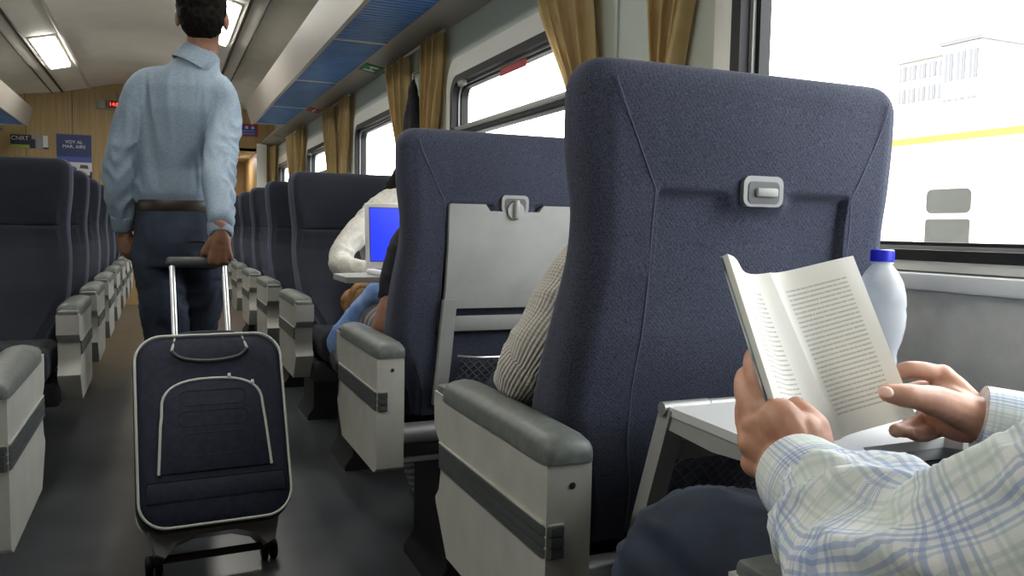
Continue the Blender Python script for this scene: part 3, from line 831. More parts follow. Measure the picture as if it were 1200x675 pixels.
def table_frame(parent, x0, T, z0=.50, z1=.755):
    """pivoting U-frame under the folding table, drawn upright in its own plane"""
    out = []
    for q in (-1, 1):
        bm = BM(); a, b = sorted((q*.172, q*.140)); prism(bm, [(a, z0), (b, z0), (b-(.0 if q < 0 else 0), z1), (a, z1)], 'y', -.012, .010)
        bevel_sharp(bm, .004, 40); obj('table_arm', bm, 'tray', parent, xf=T)
    bm = newbox(-.142, .142, -.009, .008, z1-.055, z1-.018, .004); obj('table_crossbar', bm, 'tray', parent, xf=T)
def tray_outline():
    return [(-.170, 0), (.170, 0), (.170, .252), (.165, .256), (.078, .256), (.066, .240), (-.066, .240), (-.078, .256), (-.165, .256), (-.170, .252)]
def pocket(parent, x0, pr, z0=.50, z1=.628):
    y = lambda z: interp(pr['rear'], z)-.004
    bm = BM(); pts = [V((x0-.12, y(z1), z1)), V((x0-.06, y(z1)-.014, z1-.004)), V((x0+.06, y(z1)-.014, z1-.004)), V((x0+.12, y(z1), z1))]
    tube(bm, spline(pts), .0028, 8); N = obj('pocket_rim', bm, 'alu', parent)
    bm = BM(); n = 11
    def pt(u, v):
        z = z0+(z1-z0)*v; return V((x0-.12+.24*u, y(z)-.016*math.sin(PI*u)*(.4+.6*v)-.002, z-.004*math.sin(PI*u)))
    for k in range(-6, n+1):
        for sgn in (1, -1):
            line = []
            for i in range(9):
                v = i/8; u = (k/n+v*.55) if sgn > 0 else 1-(k/n+v*.55)
                if -1e-6 <= u <= 1+1e-6: line.append(pt(u, v))
            if len(line) > 1: tube(bm, line, .0016, 5)
    obj('pocket_net', bm, 'net', N, 0)
MESH_CACHE = {}
def seat_back(root, x0, pr, key, rec_side=True):
    k = ('back', key)
    T = Matrix.Translation((x0, 0, 0))
    b = obj('backrest', backrest_mesh(pr), ['navy', 'navyshaded'], root, 50, xf=T)
    obj('backrest_seam', seams_mesh(pr), 'seam', b, xf=T)
    bm = BM(); box(bm, x0-HW+.02, x0+HW-.02, .14, .505, .440, .548, .035, 4)
    for v in bm.verts:
        q = (v.co.x-x0)/HW
        if v.co.z > .50: v.co.z += .010*(1-q*q)-.0+ .012*sstep(.14, .45, v.co.y)
    obj('seat_cushion', bm, 'navyshaded', root, 50)
    return b
def closed_table(root, x0, pr):
    T = Matrix.Translation((x0, 0, 0))
    t = BM(); prism(t, [(x, z+.752) for x, z in tray_outline()], 'y', -.010, .012); bevel_sharp(t, .004, 40)
    bmesh.ops.subdivide_edges(t, edges=[e for e in t.edges if abs(e.verts[0].co.z-e.verts[1].co.z) > .15], cuts=6)
    shear(t, pr); tb = obj('table_top', t, 'tray', root, 35, xf=T)
    fr = BM()
    for q in (-1, 1):
        a, b = sorted((q*.174, q*.140)); prism(fr, [(a, .50), (b, .50), (b, .775), (a, .775)], 'y', -.016, .010)
        bevel_sharp(fr, .004, 40) if False else None
    box(fr, -.142, .142, -.010, .008, .693, .732, .003)
    bmesh.ops.subdivide_edges(fr, edges=[e for e in fr.edges if abs(e.verts[0].co.z-e.verts[1].co.z) > .15], cuts=6)
    shear(fr, pr); obj('table_frame', fr, 'tray', root, 35, xf=T)
    L, T2 = latch(root, pr, x0)
    bm = BM(); box(bm, -.006, .006, -.026, -.008, -.034, .012, .003); obj('latch_tab', bm, 'tray', L, xf=T2)
    bm = BM(); tube(bm, [(0, -.012, -.014), (0, -.016, -.014)], .022, 20); obj('latch_dial', bm, 'tray', L, xf=T2)
def open_table(root, x0, pr):
    """frame swung back a little, table lowered over the knees of whoever sits behind"""
    T = Matrix.Translation((x0, 0, 0)); top = V((0, -.028, .700)); piv = V((0, .060, .455))
    d = top-piv; L = d.length; R = Matrix.Rotation(math.atan2(-d.y, d.z), 4, 'X')
    for q in (-1, 1):
        bm = BM(); a, b = sorted((q*.172, q*.142)); prism(bm, [(a, 0), (b, 0), (b, L+.012), (a, L+.012)], 'y', -.013, .013); bevel_sharp(bm, .004, 40)
        obj('table_arm', bm, 'tray', root, xf=T @ Matrix.Translation(piv) @ R)
    bm = newbox(-.142, .142, -.008, .008, L-.075, L-.040, .003); obj('table_crossbar', bm, 'tray', root, xf=T @ Matrix.Translation(piv) @ R)
    bm = BM(); prism(bm, tray_outline(), 'z', -.006, .006)
    for v in bm.verts: v.co.y = -v.co.y
    bevel_sharp(bm, .003, 40)
    P0 = Matrix.Translation((x0, top.y-.004, .706)) @ Matrix.Rotation(.02, 4, 'X')
    tt = obj('table_top', bm, 'traytop', root, 35, xf=P0)
    for q in (-1, 1):
        bm = BM(); prism(bm, [(0, -.004), (-.245, -.004), (-.25, -.016), (-.10, -.030), (.008, -.026)], 'x', *sorted((q*.168, q*.152))); bevel_sharp(bm, .003, 40, 1)
        obj('table_side_rail', bm, 'tray', tt, xf=P0)
    bm = BM(); box(bm, -.168, .168, -.238, -.228, -.022, -.004, .003); obj('table_front_rail', bm, 'tray', tt, xf=P0)
    bm = BM(); tube(bm, [(x0-.176, top.y, .7085), (x0-.10, top.y, .7085)], .0095, 14); tube(bm, [(x0-.098, top.y, .7085), (x0+.176, top.y, .7085)], .0085, 14); obj('table_hinge', bm, 'steel', root)
    L, T2 = latch(root, pr, x0)
    bm = BM(); box(bm, -.016, .022, -.017, -.010, -.006, .007, .003); obj('latch_knob', bm, 'tray', L, xf=T2)
def make_seat(label, xs, arms, pr, key, loc, rz=0, group=None, table='closed', name='passenger_chair', back=True):
    root = empty(name, (0, 0, 0), 0, label, 'seat', group)
    for x0 in xs:
        if back: seat_back(root, x0, pr, key)
        if back and table == 'closed': closed_table(root, x0, pr)
        if back and table == 'open': open_table(root, x0, pr)
        if back: pocket(root, x0, pr)
    for x, band in arms: armrest(root, x, band)
    xa, xb = min(a for a, _ in arms), max(a for a, _ in arms)
    bm = BM(); tube(bm, [(xa, .085, .435), (xb, .085, .435)], .027, 16); obj('support_beam', bm, 'steel', root)
    bm = newbox(xa+.02, xb-.02, .045, .06, .372, .384, .003); obj('lower_rail', bm, 'alu', root)
    bm = newbox(xa+.03, xb-.03, .07, .42, .36, .435, .01); obj('underframe', bm, 'under', root)
    bm = BM(); c = (xa+xb)/2; prism(bm, [(c-.16, 0), (c+.16, 0), (c+.16, .02), (c+.13, .06), (c+.13, .36), (c-.13, .36), (c-.13, .06), (c-.16, .02)], 'y', .10, .40); bevel_sharp(bm, .008, 40)
    obj('pedestal', bm, 'under', root)
    root.location = loc; root.rotation_euler = (0, 0, rz)
    return root
CX = .80
A1 = [(-.3175, -1), (.3175, 0)]
S1, S2, S0 = .95, 1.85, .115
make_seat('large navy seat nearest the camera with its table folded down under the book', [0], A1, UPR, 'u', (CX, S1, 0), table='open', group='single navy seats facing away')
s2 = make_seat('navy seat with a closed grey folding table on its back, second from the camera', [0], A1, UPR, 'u', (CX, S2, 0), group='single navy seats facing away')
s0 = copy_tree(s2); s0.location = (CX, S0, 0); s0['label'] = 'navy seat the reader in the checked shirt sits in, only its armrest showing'
G = 'navy seats facing the camera on the right'
right = make_seat('navy seat facing the camera, occupied by the person in the cream sweater', [0], [(-.3175, 0), (.3175, 1)], REC, 'r', (CX, 3.485, 0), PI, G)
nm = ['navy seat facing the camera, first one behind the sweater wearer\'s seat', 'navy seat facing the camera, second one behind the sweater wearer\'s seat',
      'navy seat facing the camera, third one behind the sweater wearer\'s seat', 'navy seat facing the camera, fourth one behind the sweater wearer\'s seat', 'navy seat on the right nearest the passage in the end wall']
for i in range(5):
    c = copy_tree(right); c.location = (CX, 3.485+.885*(i+1)-.03*i*(i+1)/2, 0); c['label'] = nm[i]
DX = [-.3175, .3175]; AL = [(-.635, 0), (0, 0), (.635, 1)]
LXC = -.2775-.635
lf = make_seat('pale armrested double seat facing away at the left edge, beside the aisle', DX, AL, UPR, 'u', (LXC, 1.61, 0), group='double navy seats facing away')
l2 = copy_tree(lf); l2.location = (LXC, .73, 0); l2['label'] = 'double navy seat facing away across the aisle from the reader'
G = 'double navy seats facing the camera on the left'
left = make_seat('large dark navy double seat facing the camera, foremost of the left row', DX, [(-.635, 1*-1), (0, 0), (.635, 0)], REC, 'r', (LXC, 3.315, 0), PI, G)
nm = ['double navy seat facing the camera, second in the left row', 'double navy seat facing the camera, third in the left row', 'double navy seat facing the camera, fourth in the left row',
      'double navy seat facing the camera, fifth in the left row by the standing man\'s hand', 'double navy seat on the left, second from the end wall', 'double navy seat on the left nearest the poster on the end wall']
for i in range(6):
    c = copy_tree(left); c.location = (LXC, 3.315+.765*(i+1), 0); c['label'] = nm[i]

# ================================================================== SUITCASE
def suitcase():
    t = empty('suitcase', (.118, 2.33, 0), rz=.05, label='navy wheeled suitcase with white piping pulled along the aisle by its handle', cat='suitcase')
    a = math.radians(25)
    ey, ez = V((0, math.sin(a), math.cos(a))), V((0, -math.cos(a), math.sin(a)))   # up the bag, out of its front
    M = Matrix(((1, 0, 0, 0), (0, ez.y, ey.y, .0), (0, ez.z, ey.z, .028), (0, 0, 0, 1)))
    # local: x across, y = out of the front (0 back .. .20 front), z up the bag
    hw, z0, z1 = .190, .072, .582
    def outline(inset, r): return rrect(-hw+inset, hw-inset, z0+inset, z1-inset, r, 8)
    def body_ring(y, ins, r): return [V((x, y, z)) for x, z in outline(ins, r)]
    bm = BM(); loft(bm, [body_ring(.0, .014, .05), body_ring(.006, .004, .06), body_ring(.02, 0, .065), body_ring(.145, 0, .065), body_ring(.15, -.002, .067), body_ring(.195, .0, .07), body_ring(.205, .006, .07), body_ring(.212, .022, .065), body_ring(.214, .06, .04)])
    B = obj('bag_body', bm, 'bagnavy', t, 50, xf=M)
    def pipe(pts, r, closed, name='piping', m='piping', par=B):
        pts = [V(p) for p in pts]
        if closed: pts = pts+[pts[0], pts[1]]
        bm = BM(); tube(bm, pts, r, 8); return obj(name, bm, m, par, xf=M)
    pipe([(x, .207, z) for x, z in outline(.001, .07)], .0036, True)
    pipe([(x, .012, z) for x, z in outline(.0, .06)], .0036, True)
    pipe([(x, .146, z) for x, z in outline(-.003, .066)], .0022, True, 'zip_line', 'band')
    # arched front pocket
    arch = [(-.140, .206)]+[(-.132, .33)]+[(-.128+.0*k, .36+.012*k) for k in range(2)]
    for k in range(1, 18):
        an = PI-PI*k/18; arch.append((.128*math.copysign(abs(math.cos(an))**.75, math.cos(an)), .375+.078*math.sin(an)**.8))
    arch += [(.128, .372), (.132, .33), (.140, .206)]
    bm = BM()
    loft(bm, [[V((x, .208, z)) for x, z in arch], [V((x*.99, .219, z*.99+.003)) for x, z in arch], [V((x*.9, .224, (z-.31)*.88+.31)) for x, z in arch]])
    PK = obj('front_pocket', bm, 'bagnavy', t, 60, xf=M)
    pipe([(x, .2195, z) for x, z in arch], .0038, False, 'pocket_piping', 'piping', PK)
    for zc, w, h in ((.40, .085, .020), (.345, .088, .020), (.275, .092, .030)):
        pipe([(x, .2235, z) for x, z in rrect(-w, w, zc-h, zc+h, h*.9, 6)], .0016, True, 'quilt_line', 'bagnavy', PK)
    for x, z in ((.045, .457), (.105, .435)):
        bm = BM(); box(bm, x-.004, x+.004, .220, .228, z-.006, z+.006, .002); obj('zip_pull', bm, 'alu', PK, xf=M)
    bm = BM(); box(bm, -.172, .172, .210, .2165, .135, .188, .006); obj('bottom_panel', bm, 'bagnavy', t, xf=M)
    # top handle panel and its piping
    for q in (-1, 1): pipe([(q*.083, .170, z1-.004), (q*.088, .205, z1-.010), (q*.098, .2155, .535)], .0036, False, 'corner_piping')
    pipe(spline([(-.098, .217, .535), (-.07, .219, .512), (0, .220, .503), (.07, .219, .512), (.098, .217, .535)]), .0045, False, 'panel_seam', 'band')
    pipe(spline([(-.075, .16, z1-.002), (-.06, .165, z1+.014), (.06, .165, z1+.014), (.075, .16, z1-.002)]), .008, False, 'grab_handle', 'bagnavy', t)
    # side zip sliders
    for z in (.20, .225, .26, .285):
        bm = BM(); box(bm, hw-.002, hw+.008, .14, .152, z-.006, z+.006, .002); obj('zip_slider', bm, 'alu', B, xf=M)
    # base housing, feet and wheels
    bm = BM(); prism(bm, [(-.165, .085), (.165, .085), (.150, .02), (.128, .008), (.10, .040), (.05, .056), (-.05, .056), (-.10, .040), (-.128, .008), (-.150, .02)], 'y', .005, .13); bevel_sharp(bm, .006, 30)
    HB = obj('wheel_housing', bm, 'bagplastic', t, xf=M)
    bm = BM(); box(bm, -.150, .150, .012, .045, .000, .020, .004); obj('axle_bar', bm, 'black', HB, xf=M)
    for q in (-1, 1):
        bm = BM()
        for dx in (-.012, .012):
            prof = [(.004, -.009), (.020, -.010), (.026, -.008), (.028, -.004), (.028, .004), (.026, .008), (.020, .010), (.004, .009)]
            g = BM(); lathe(g, prof, 28); g.transform(Matrix.Translation((q*.150+dx, .0, .0)) @ Matrix.Rotation(PI/2, 4, 'Y')); tmp = bpy.data.meshes.new('w'); g.to_mesh(tmp); g.free(); bm.from_mesh(tmp); bpy.data.meshes.remove(tmp)
        obj('wheel', bm, 'rubber', t, 40, xf=M)
        bm = BM(); box(bm, q*.150-.004, q*.150+.004, -.012, .012, -.006, .03, .002); obj('wheel_fork', bm, 'black', HB, xf=M)
    # telescopic handle
    T = empty('telescopic_handle'); T.parent = t
    for q in (-1, 1):
        bm = BM(); tube(bm, [(q*.075, .018, .50), (q*.075, .018, .875)], .0085, 12); obj('handle_tube', bm, 'alu', T, xf=M)
        bm = BM(); box(bm, q*.075-.016, q*.075+.016, .004, .032, z1-.02, z1+.006, .004); obj('tube_socket', bm, 'black', T, xf=M)
    bm = BM(); box(bm, -.092, .092, .003, .033, .862, .893, .012, 3); obj('grip', bm, 'band', T, xf=M)
    return M
suitcase()

# ================================================================== BOOK, BOTTLE
bst, bsb = V((.626, .720, .906)), V((.675, .654, .728))
brt, brb = V((.730, .702, .926)), V((.752, .628, .733))
blt, blb = V((.513, .652, .929)), V((.562, .588, .751))
def set_book():
    global brb, blb
    brb = P(1073, 487, .600); blb = P(927, 530, .592)
set_book()
def page_sheet(s0, s1, o0, o1, lift, n, flip):
    """curved page block surface from the spine (s) to the fore edge (o); returns grid of points"""
    nrm = ((s1-s0).cross(o0-s0)).normalized()*flip
    rows = []
    for k in range(n+1):
        v = k/n; a, b = s0.lerp(s1, v), o0.lerp(o1, v); row = []
        for i in range(n+1):
            u = i/n; row.append(a.lerp(b, u)+nrm*(lift*math.sin(PI*min(1, u*1.15))**1.0*math.exp(-2.2*u)*2.0))
        rows.append(row)
    return rows, nrm
def book():
    t = empty('book', bsb.copy(), label='open paperback book held up in both hands by the reader', cat='book')
    for nm, o0, o1, fl in (('left_pages', blt, blb, 1), ('right_pages', brt, brb, -1)):
        rows, nrm = page_sheet(bst, bsb, o0, o1, .016, 16, fl)
        toward = -1 if nrm.dot(V((.79, .25, 1.2))-bst) < 0 else 1
        nrm = nrm*toward
        bm = BM(); uv = bm.loops.layers.uv.new('UVMap'); n = len(rows)-1
        th = .006 if nm == 'left_pages' else .008
        top = [[bm.verts.new(p) for p in r] for r in rows]
        bot = [[bm.verts.new(p-nrm*th*(.35+.65*min(1, i/4))) for i, p in enumerate(r)] for r in rows]
        for k in range(n):
            for i in range(n):
                f = bm.faces.new((top[k][i], top[k][i+1], top[k+1][i+1], top[k+1][i]))
                for lp, (uu, vv) in zip(f.loops, ((i, k), (i+1, k), (i+1, k+1), (i, k+1))): lp[uv].uv = ((uu/n) if nm == 'right_pages' else 1-uu/n, vv/n)
                g = bm.faces.new((bot[k][i], bot[k+1][i], bot[k+1][i+1], bot[k][i+1]))
                for lp in g.loops: lp[uv].uv = (0, 0)
        edge = [(k, n) for k in range(n+1)]
        def wall(a, b):
            f = bm.faces.new((top[a[0]][a[1]], bot[a[0]][a[1]], bot[b[0]][b[1]], top[b[0]][b[1]]))
            for lp in f.loops: lp[uv].uv = (0, 0)
        for k in range(n): wall((k, n), (k+1, n)); wall((k+1, 0), (k, 0))
        for i in range(n): wall((0, i+1), (0, i)); wall((n, i), (n, i+1))
        obj(nm, bm, 'page', t, 50)
        bm = BM()
        a = [[bm.verts.new(p-nrm*(th*(.35+.65*min(1, i/4))+.0006)+(rows[k][n]-rows[k][0]).normalized()*(.003*i/n)) for i, p in enumerate(r)] for k, r in enumerate(rows)]
        b = [[bm.verts.new(v.co-nrm*.0012) for v in r] for r in a]
        for k in range(n):
            for i in range(n):
                bm.faces.new((a[k][i], a[k][i+1], a[k+1][i+1], a[k+1][i])); bm.faces.new((b[k][i], b[k+1][i], b[k+1][i+1], b[k][i+1]))
            bm.faces.new((a[k][n], b[k][n], b[k+1][n], a[k+1][n]))
        for i in range(n): bm.faces.new((a[0][i], b[0][i], b[0][i+1], a[0][i+1])); bm.faces.new((a[n][i], a[n][i+1], b[n][i+1], b[n][i]))
        obj('book_cover', bm, 'bookcover', t, 50)
    rebase(t)
book()
def bottle():
    c = V((1.0, .905, .712))
    t = empty('water_bottle', c, label='clear plastic water bottle with blue cap between seat and window wall', cat='bottle')
    prof = [(.004, .003), (.022, .0), (.028, .004), (.030, .012), (.0295, .03), (.027, .040), (.0275, .048), (.0265, .056), (.0275, .064), (.033, .080), (.0365, .100), (.0375, .118), (.036, .128), (.0372, .134), (.0355, .150), (.031, .168), (.0225, .184), (.0150, .193), (.0140, .197), (.0140, .200)]
    b = BM(); lathe(b, prof, 36); obj('bottle_body', b, 'pet', t, 60)
    b = BM(); lathe(b, [(.0300, .014), (.0304, .014), (.0300, .036), (.0296, .036)], 36); obj('label_band', b, 'bottlelabel', t)
    b = BM(); lathe(b, [(.002, .2165), (.0150, .2165), (.0168, .2150), (.0172, .2125), (.0172, .199), (.0150, .1985), (.002, .1985)], 40); obj('bottle_cap', b, 'capblue', t)
    b = BM(); lathe(b, [(.0145, .1955), (.0165, .1955), (.0165, .1975), (.0145, .1975)], 36); obj('neck_ring', b, 'pet', t)
bottle()

# ================================================================== LAPTOP ON ITS SMALL TABLE, HANDBAG
def laptop_table():
    t = empty('side_table', (.545, 2.62, .0), label='small grey swivel table under the open laptop', cat='table')
    z = .790
    poly = [(-.02, -.10), (.46, -.12), (.50, -.10), (.50, .14), (.46, .16), (.03, .15), (-.02, .11)]
    bm = BM(); prism(bm, poly, 'z', z-.018, z); bevel_sharp(bm, .006, 40); obj('table_top', bm, 'tray', t)
    bm = BM(); tube(bm, spline([(.40, .02, z-.018), (.40, .02, .60), (.40, .02, .02)]), .016, 12); obj('table_post', bm, 'steel', t)
    bm = BM(); lathe(bm, [(.005, 0), (.10, 0), (.10, .012), (.03, .022), (.005, .022)], 24, (.40, .02, 0)); obj('table_foot', bm, 'steel', t)
laptop_table()
def laptop():
    t = empty('laptop', (.80, 2.60, .790), rz=.04, label='open white laptop with a glowing blue screen', cat='laptop')
    obj('laptop_base', newbox(-.165, .165, -.10, .115, .000, .018, .006), 'laptop', t)
    obj('keyboard', newbox(-.14, .14, -.02, .095, .0175, .0195, .002), 'band', t); obj('touchpad', newbox(-.04, .04, -.085, -.03, .0175, .0188, .001), 'greybox', t)
    R = Matrix.Translation((0, .112, .018)) @ Matrix.Rotation(-.10, 4, 'X')
    L = obj('laptop_lid', newbox(-.165, .165, 0, .009, .0, .222, .004), 'laptop', t, xf=R)
    obj('screen', newbox(-.148, .148, -.0012, .002, .026, .205, 0), 'screen', L, xf=R)
    obj('screen_bezel_line', newbox(-.151, .151, -.0006, .002, .023, .208, 0), 'band', L, xf=R)
    obj('screen_text', newbox(.0, .05, -.0018, .0, .135, .138, 0), 'laptop', L, xf=R)
laptop()
def handbag():
    t = empty('handbag', (.73, 3.03, .56), label='brown leather handbag on the lap of the sweater wearer', cat='bag')
    b = BM(); limb(b, [(.66, 3.02, .665), (.74, 3.03, .685), (.86, 3.04, .68)], [.05, .055, .05], 5, 16, .8)
    limb(b, [(.66, 2.99, .625), (.78, 3.02, .625)], [.04, .04], 4, 12)
    fuse('bag_body', b, .007, 'bagbrown', t, 3, wrinkle=wrinkler(.006, 18))
    bm = BM(); tube(bm, spline([(.72, 2.985, .73), (.665, 2.95, .735), (.632, 2.94, .70), (.625, 2.935, .60), (.605, 2.93, .50), (.60, 2.95, .455)]), .014, 10, flat=.4); obj('bag_strap', bm, 'bagbrown', t)
    rebase(t)
handbag()

# ================================================================== PEOPLE
def finish(root): rebase(root)
# ---- the man walking up the aisle, seen from behind
def walking_man():
    t = empty('person', (.03, 3.1, 0), label='standing man seen from behind in light blue shirt and dark jeans pulling a suitcase', cat='person')
    hc = V((.136, 3.06, 1.665)); fw = V((.10, 1, -.03))
    shL, shR = V((-.058, 3.07, 1.405)), V((.196, 3.03, 1.405))
    elL, elR = V((-.132, 3.08, 1.115)), V((.172, 2.87, 1.125))
    wrL, wrR = V((-.122, 3.14, .925)), V((.166, 2.668, .915))
    X, Yv = (1, 0, 0), (0, 1, 0)
    b = BM(); at, R = head(b, hc, fw)
    limb(b, [hc+V((.0, -.02, -.07)), hc+V((-.004, -.022, -.13)), V((.10, 3.05, 1.42))], [.054, .053, .055])
    oval(b, [((.05, 3.1, .93), X, .10, Yv, .08), ((.055, 3.1, 1.12), X, .09, Yv, .075), ((.065, 3.07, 1.30), X, .10, Yv, .085), ((.075, 3.05, 1.42), X, .08, Yv, .055)])
    limb(b, [shL+V((-.026, .0, -.09)), elL, wrL], [.022, .022, .026]); limb(b, [shR+V((.008, -.03, -.10)), elR, wrR], [.022, .022, .026])
    hip = [(V((-.010, 3.1, .93)), V((.010, 3.13, .50)), V((.000, 3.09, .09))), (V((.120, 3.1, .93)), V((.112, 3.20, .52)), V((.120, 3.09, .12)))]
    for a, k, f in hip: limb(b, [a, k, f], [.06, .045, .04])
    hand(b, wrR, (0, .05, -1), (.10, -1, .0), 1, s=.95, curls=[1.15, 1.2, 1.22, 1.25], thumb_out=.45, thumb_curl=.9)
    hand(b, wrL, (.10, .12, -1), (-.8, -.6, -.1), 1, s=.93, curls=[.75, .8, .85, .9], thumb_out=.5, thumb_curl=.3)
    fuse('body', b, .0042, 'skindark', t, 3)
    face_details(t, at, R)
    hair_cap('hair', t, at, R)
    # shirt
    b = BM()
    oval(b, [((.048, 3.10, .99), X, .122, Yv, .098), ((.048, 3.10, 1.015), X, .128, Yv, .104), ((.048, 3.10, 1.05), X, .139, Yv, .114), ((.050, 3.10, 1.13), X, .135, Yv, .112), ((.055, 3.085, 1.22), (1, -.05, 0), .138, Yv, .115), ((.066, 3.07, 1.33), (1, -.1, 0), .142, Yv, .118),
             ((.074, 3.055, 1.41), (1, -.12, 0), .132, Yv, .100), ((.095, 3.050, 1.465), (1, -.12, -.0), .100, Yv, .080), ((.122, 3.045, 1.520), X, .064, Yv, .064)])
    limb(b, [V((.07, 3.05, 1.43)), shL+V((.02, 0, .012)), shL+V((-.026, .0, -.09)), elL, wrL+V((.0, -.012, .05))], [.056, .054, .053, .047, .037], 7, 18)
    limb(b, [V((.08, 3.05, 1.43)), shR+V((-.02, 0, .012)), shR+V((.008, -.03, -.10)), elR, wrR+V((.0, .020, .05))], [.056, .054, .054, .050, .038], 7, 18)
    arms = lambda c: sstep(.10, .14, abs(c.x-.055))
    w1 = wrinkler(.0105, 13, 3, lambda c: arms(c)*(.3+.7*sstep(1.40, 1.10, c.z)), (1.6, 1.0, .8))
    w2 = wrinkler(.0065, 10, 6, lambda c: (1-arms(c))*sstep(1.03, 1.12, c.z)*sstep(1.50, 1.38, c.z), (2.0, .6, .30))
    def shirt_folds(me): w1(me); w2(me)
    sh = fuse('shirt', b, .0065, 'shirtblue', t, 4, wrinkle=shirt_folds)
    for w, e, q in ((wrL, elL, 1), (wrR, elR, 1)):
        d = (w-e).normalized(); b = BM(); tube(b, [w-d*.050, w-d*.046, w-d*.006, w+d*.004], [.036, .0395, .0385, .032], 28); obj('cuff', b, 'shirtblue', sh)
    b = BM(); tube(b, [(.108, 3.047, 1.480), (.112, 3.047, 1.484), (.122, 3.046, 1.510), (.133, 3.052, 1.538), (.134, 3.052, 1.540), (.131, 3.052, 1.533)], [.079, .083, .072, .064, .061, .058], 32); obj('collar', b, 'shirtblue', sh)
    # belt and trousers
    b = BM(); oval(b, [((.048, 3.1, .988), X, .1335, Yv, .110), ((.048, 3.1, .992), X, .1355, Yv, .112), ((.048, 3.1, 1.024), X, .1355, Yv, .112), ((.048, 3.1, 1.028), X, .1335, Yv, .110)], 40); obj('belt', b, 'belt', t)
    b = BM()
    oval(b, [((.048, 3.1, 1.01), X, .130, Yv, .106), ((.050, 3.1, .96), X, .138, Yv, .118), ((.056, 3.095, .88), X, .148, Yv, .128), ((.058, 3.09, .80), X, .140, Yv, .118)])
    limb(b, [hip[0][0]+V((-.006, -.005, -.08)), V((.000, 3.11, .70)), hip[0][1], V((.004, 3.12, .30)), hip[0][2]+V((0, 0, -.03))], [.086, .080, .066, .062, .060], 6, 20)
    limb(b, [hip[1][0]+V((.008, -.005, -.08)), V((.130, 3.16, .70)), hip[1][1], V((.118, 3.17, .30)), hip[1][2]+V((0, 0, -.03))], [.084, .076, .062, .058, .056], 6, 20)
    tr = fuse('trousers', b, .008, 'jeans', t, 4, wrinkle=wrinkler(.007, 11, 1, lambda c: sstep(.92, .6, c.z)+.2, (1, 1, 1.6)))
    b = BM(); tube(b, spline([(.085, 2.970, .885), (.115, 2.975, .89), (.145, 2.99, .885)]), .0025, 6); obj('pocket_edge', b, 'belt', tr)
    for f in (hip[0][2], hip[1][2]):
        b = BM(); limb(b, [f+V((0, -.04, -.045)), f+V((0, .06, -.05)), f+V((.005, .17, -.055))], [.040, .044, .036], 5, 14, .85)
        for v in b.verts: v.co.z = max(v.co.z, .004)
        s = fuse('shoe', b, .007, 'black', t, 3)
    finish(t)
walking_man()

# ---- generic seated figure (mostly behind seats); dirY = +1 faces away from the camera, -1 faces it
def seated(label, hips, chest, headc, fwd, arms, legs, skin, top, trousers, long_hair, base, skel=False, knee_r=.075, arm_r=.058, cuff=.04, bare=False, sleeve_end=None, sh_r=.068, vox=.0065, tw=(.005, 16)):
    t = empty('person', base, label=label, cat='person')
    hips, chest, headc = V(hips), V(chest), V(headc); f = V(fwd).normalized(); side = f.cross(V((0, 0, 1))).normalized()
    ax = (chest-hips).normalized(); fr = (f-ax*f.dot(ax)).normalized()
    b = BM(); at, R = head(b, headc, f, (headc-chest).normalized() if (headc-chest).z > .1 else (0, 0, 1), .94)
    limb(b, [headc-V((0, 0, .06)), (headc+chest)/2, chest], [.052, .052, .075])
    oval(b, [(hips, side, .13, fr, .08), ((hips+chest)/2, side, .12, fr, .08), (chest, side, .14, fr, .08)])
    for s_, e_, w_, hf, hb, th, cl in arms:
        limb(b, [s_, e_, w_], [.046, arm_r*.82 if bare else .036, .034 if bare else .027])
        hand(b, w_, hf, hb, th, cl, .93)
    for h_, k_, a_ in legs: limb(b, [h_, k_, a_], [.07, .05, .038])
    fuse('body', b, .005, skin, t, 3); face_details(t, at, R, .94); hair_cap('hair', t, at, R, .96, long=long_hair)
    b = BM()
    oval(b, [(hips-ax*.05, side, .16, fr, .105), (hips+ax*.08, side, .165, fr, .115), ((hips+chest)/2, side, .155, fr, .112), (chest-ax*.06, side, .170, fr, .112), (chest+ax*.06, side, .135, fr, .085), (chest+ax*.12, side, .06, fr, .06)])
    chains = [[hips, (hips+chest)/2, chest]]
    for s_, e_, w_, hf, hb, th, cl in arms:
        if bare: limb(b, [chest.lerp(s_, .5)+ax*.03, s_, s_.lerp(e_, .50)], [.062, .066, arm_r+.006], 7, 18)
        else: limb(b, [chest.lerp(s_, .5)+ax*.03, s_, e_, e_.lerp(w_, .93)], [.062*sh_r/.068, sh_r, arm_r, cuff], 7, 18)
        chains.append(spline([s_, e_, w_], sub=4))
    fuse('top', b, vox, top, t, 4, skel=chains if skel else None, wrinkle=wrinkler(tw[0], tw[1], 2))
    b = BM(); ch = []
    oval(b, [(hips+ax*.02, side, .165, fr, .11), (hips-ax*.07, side, .165, fr, .11)])
    for h_, k_, a_ in legs: limb(b, [h_, h_.lerp(k_, .5)+V((0, 0, .01)), k_, k_.lerp(a_, .5), a_.lerp(k_, .06)], [.088, .085, knee_r, .064, .056], 6, 18); ch.append(spline([h_, k_, a_], sub=4))
    fuse('trousers', b, .008, trousers, t, 4, skel=ch if trousers == 'stripe' else None, wrinkle=wrinkler(.006, 12, 4))
    for h_, k_, a_ in legs:
        b = BM(); ff = V((f.x, f.y, 0)).normalized(); limb(b, [a_-ff*.05+V((0, 0, -.045)), a_+ff*.06+V((0, 0, -.045)), a_+ff*.15+V((0, 0, -.05))], [.040, .042, .034], 5, 14, .85)
        for v in b.verts: v.co.z = max(v.co.z, .004)
        fuse('shoe', b, .008, 'black', t, 2)
    finish(t); return t
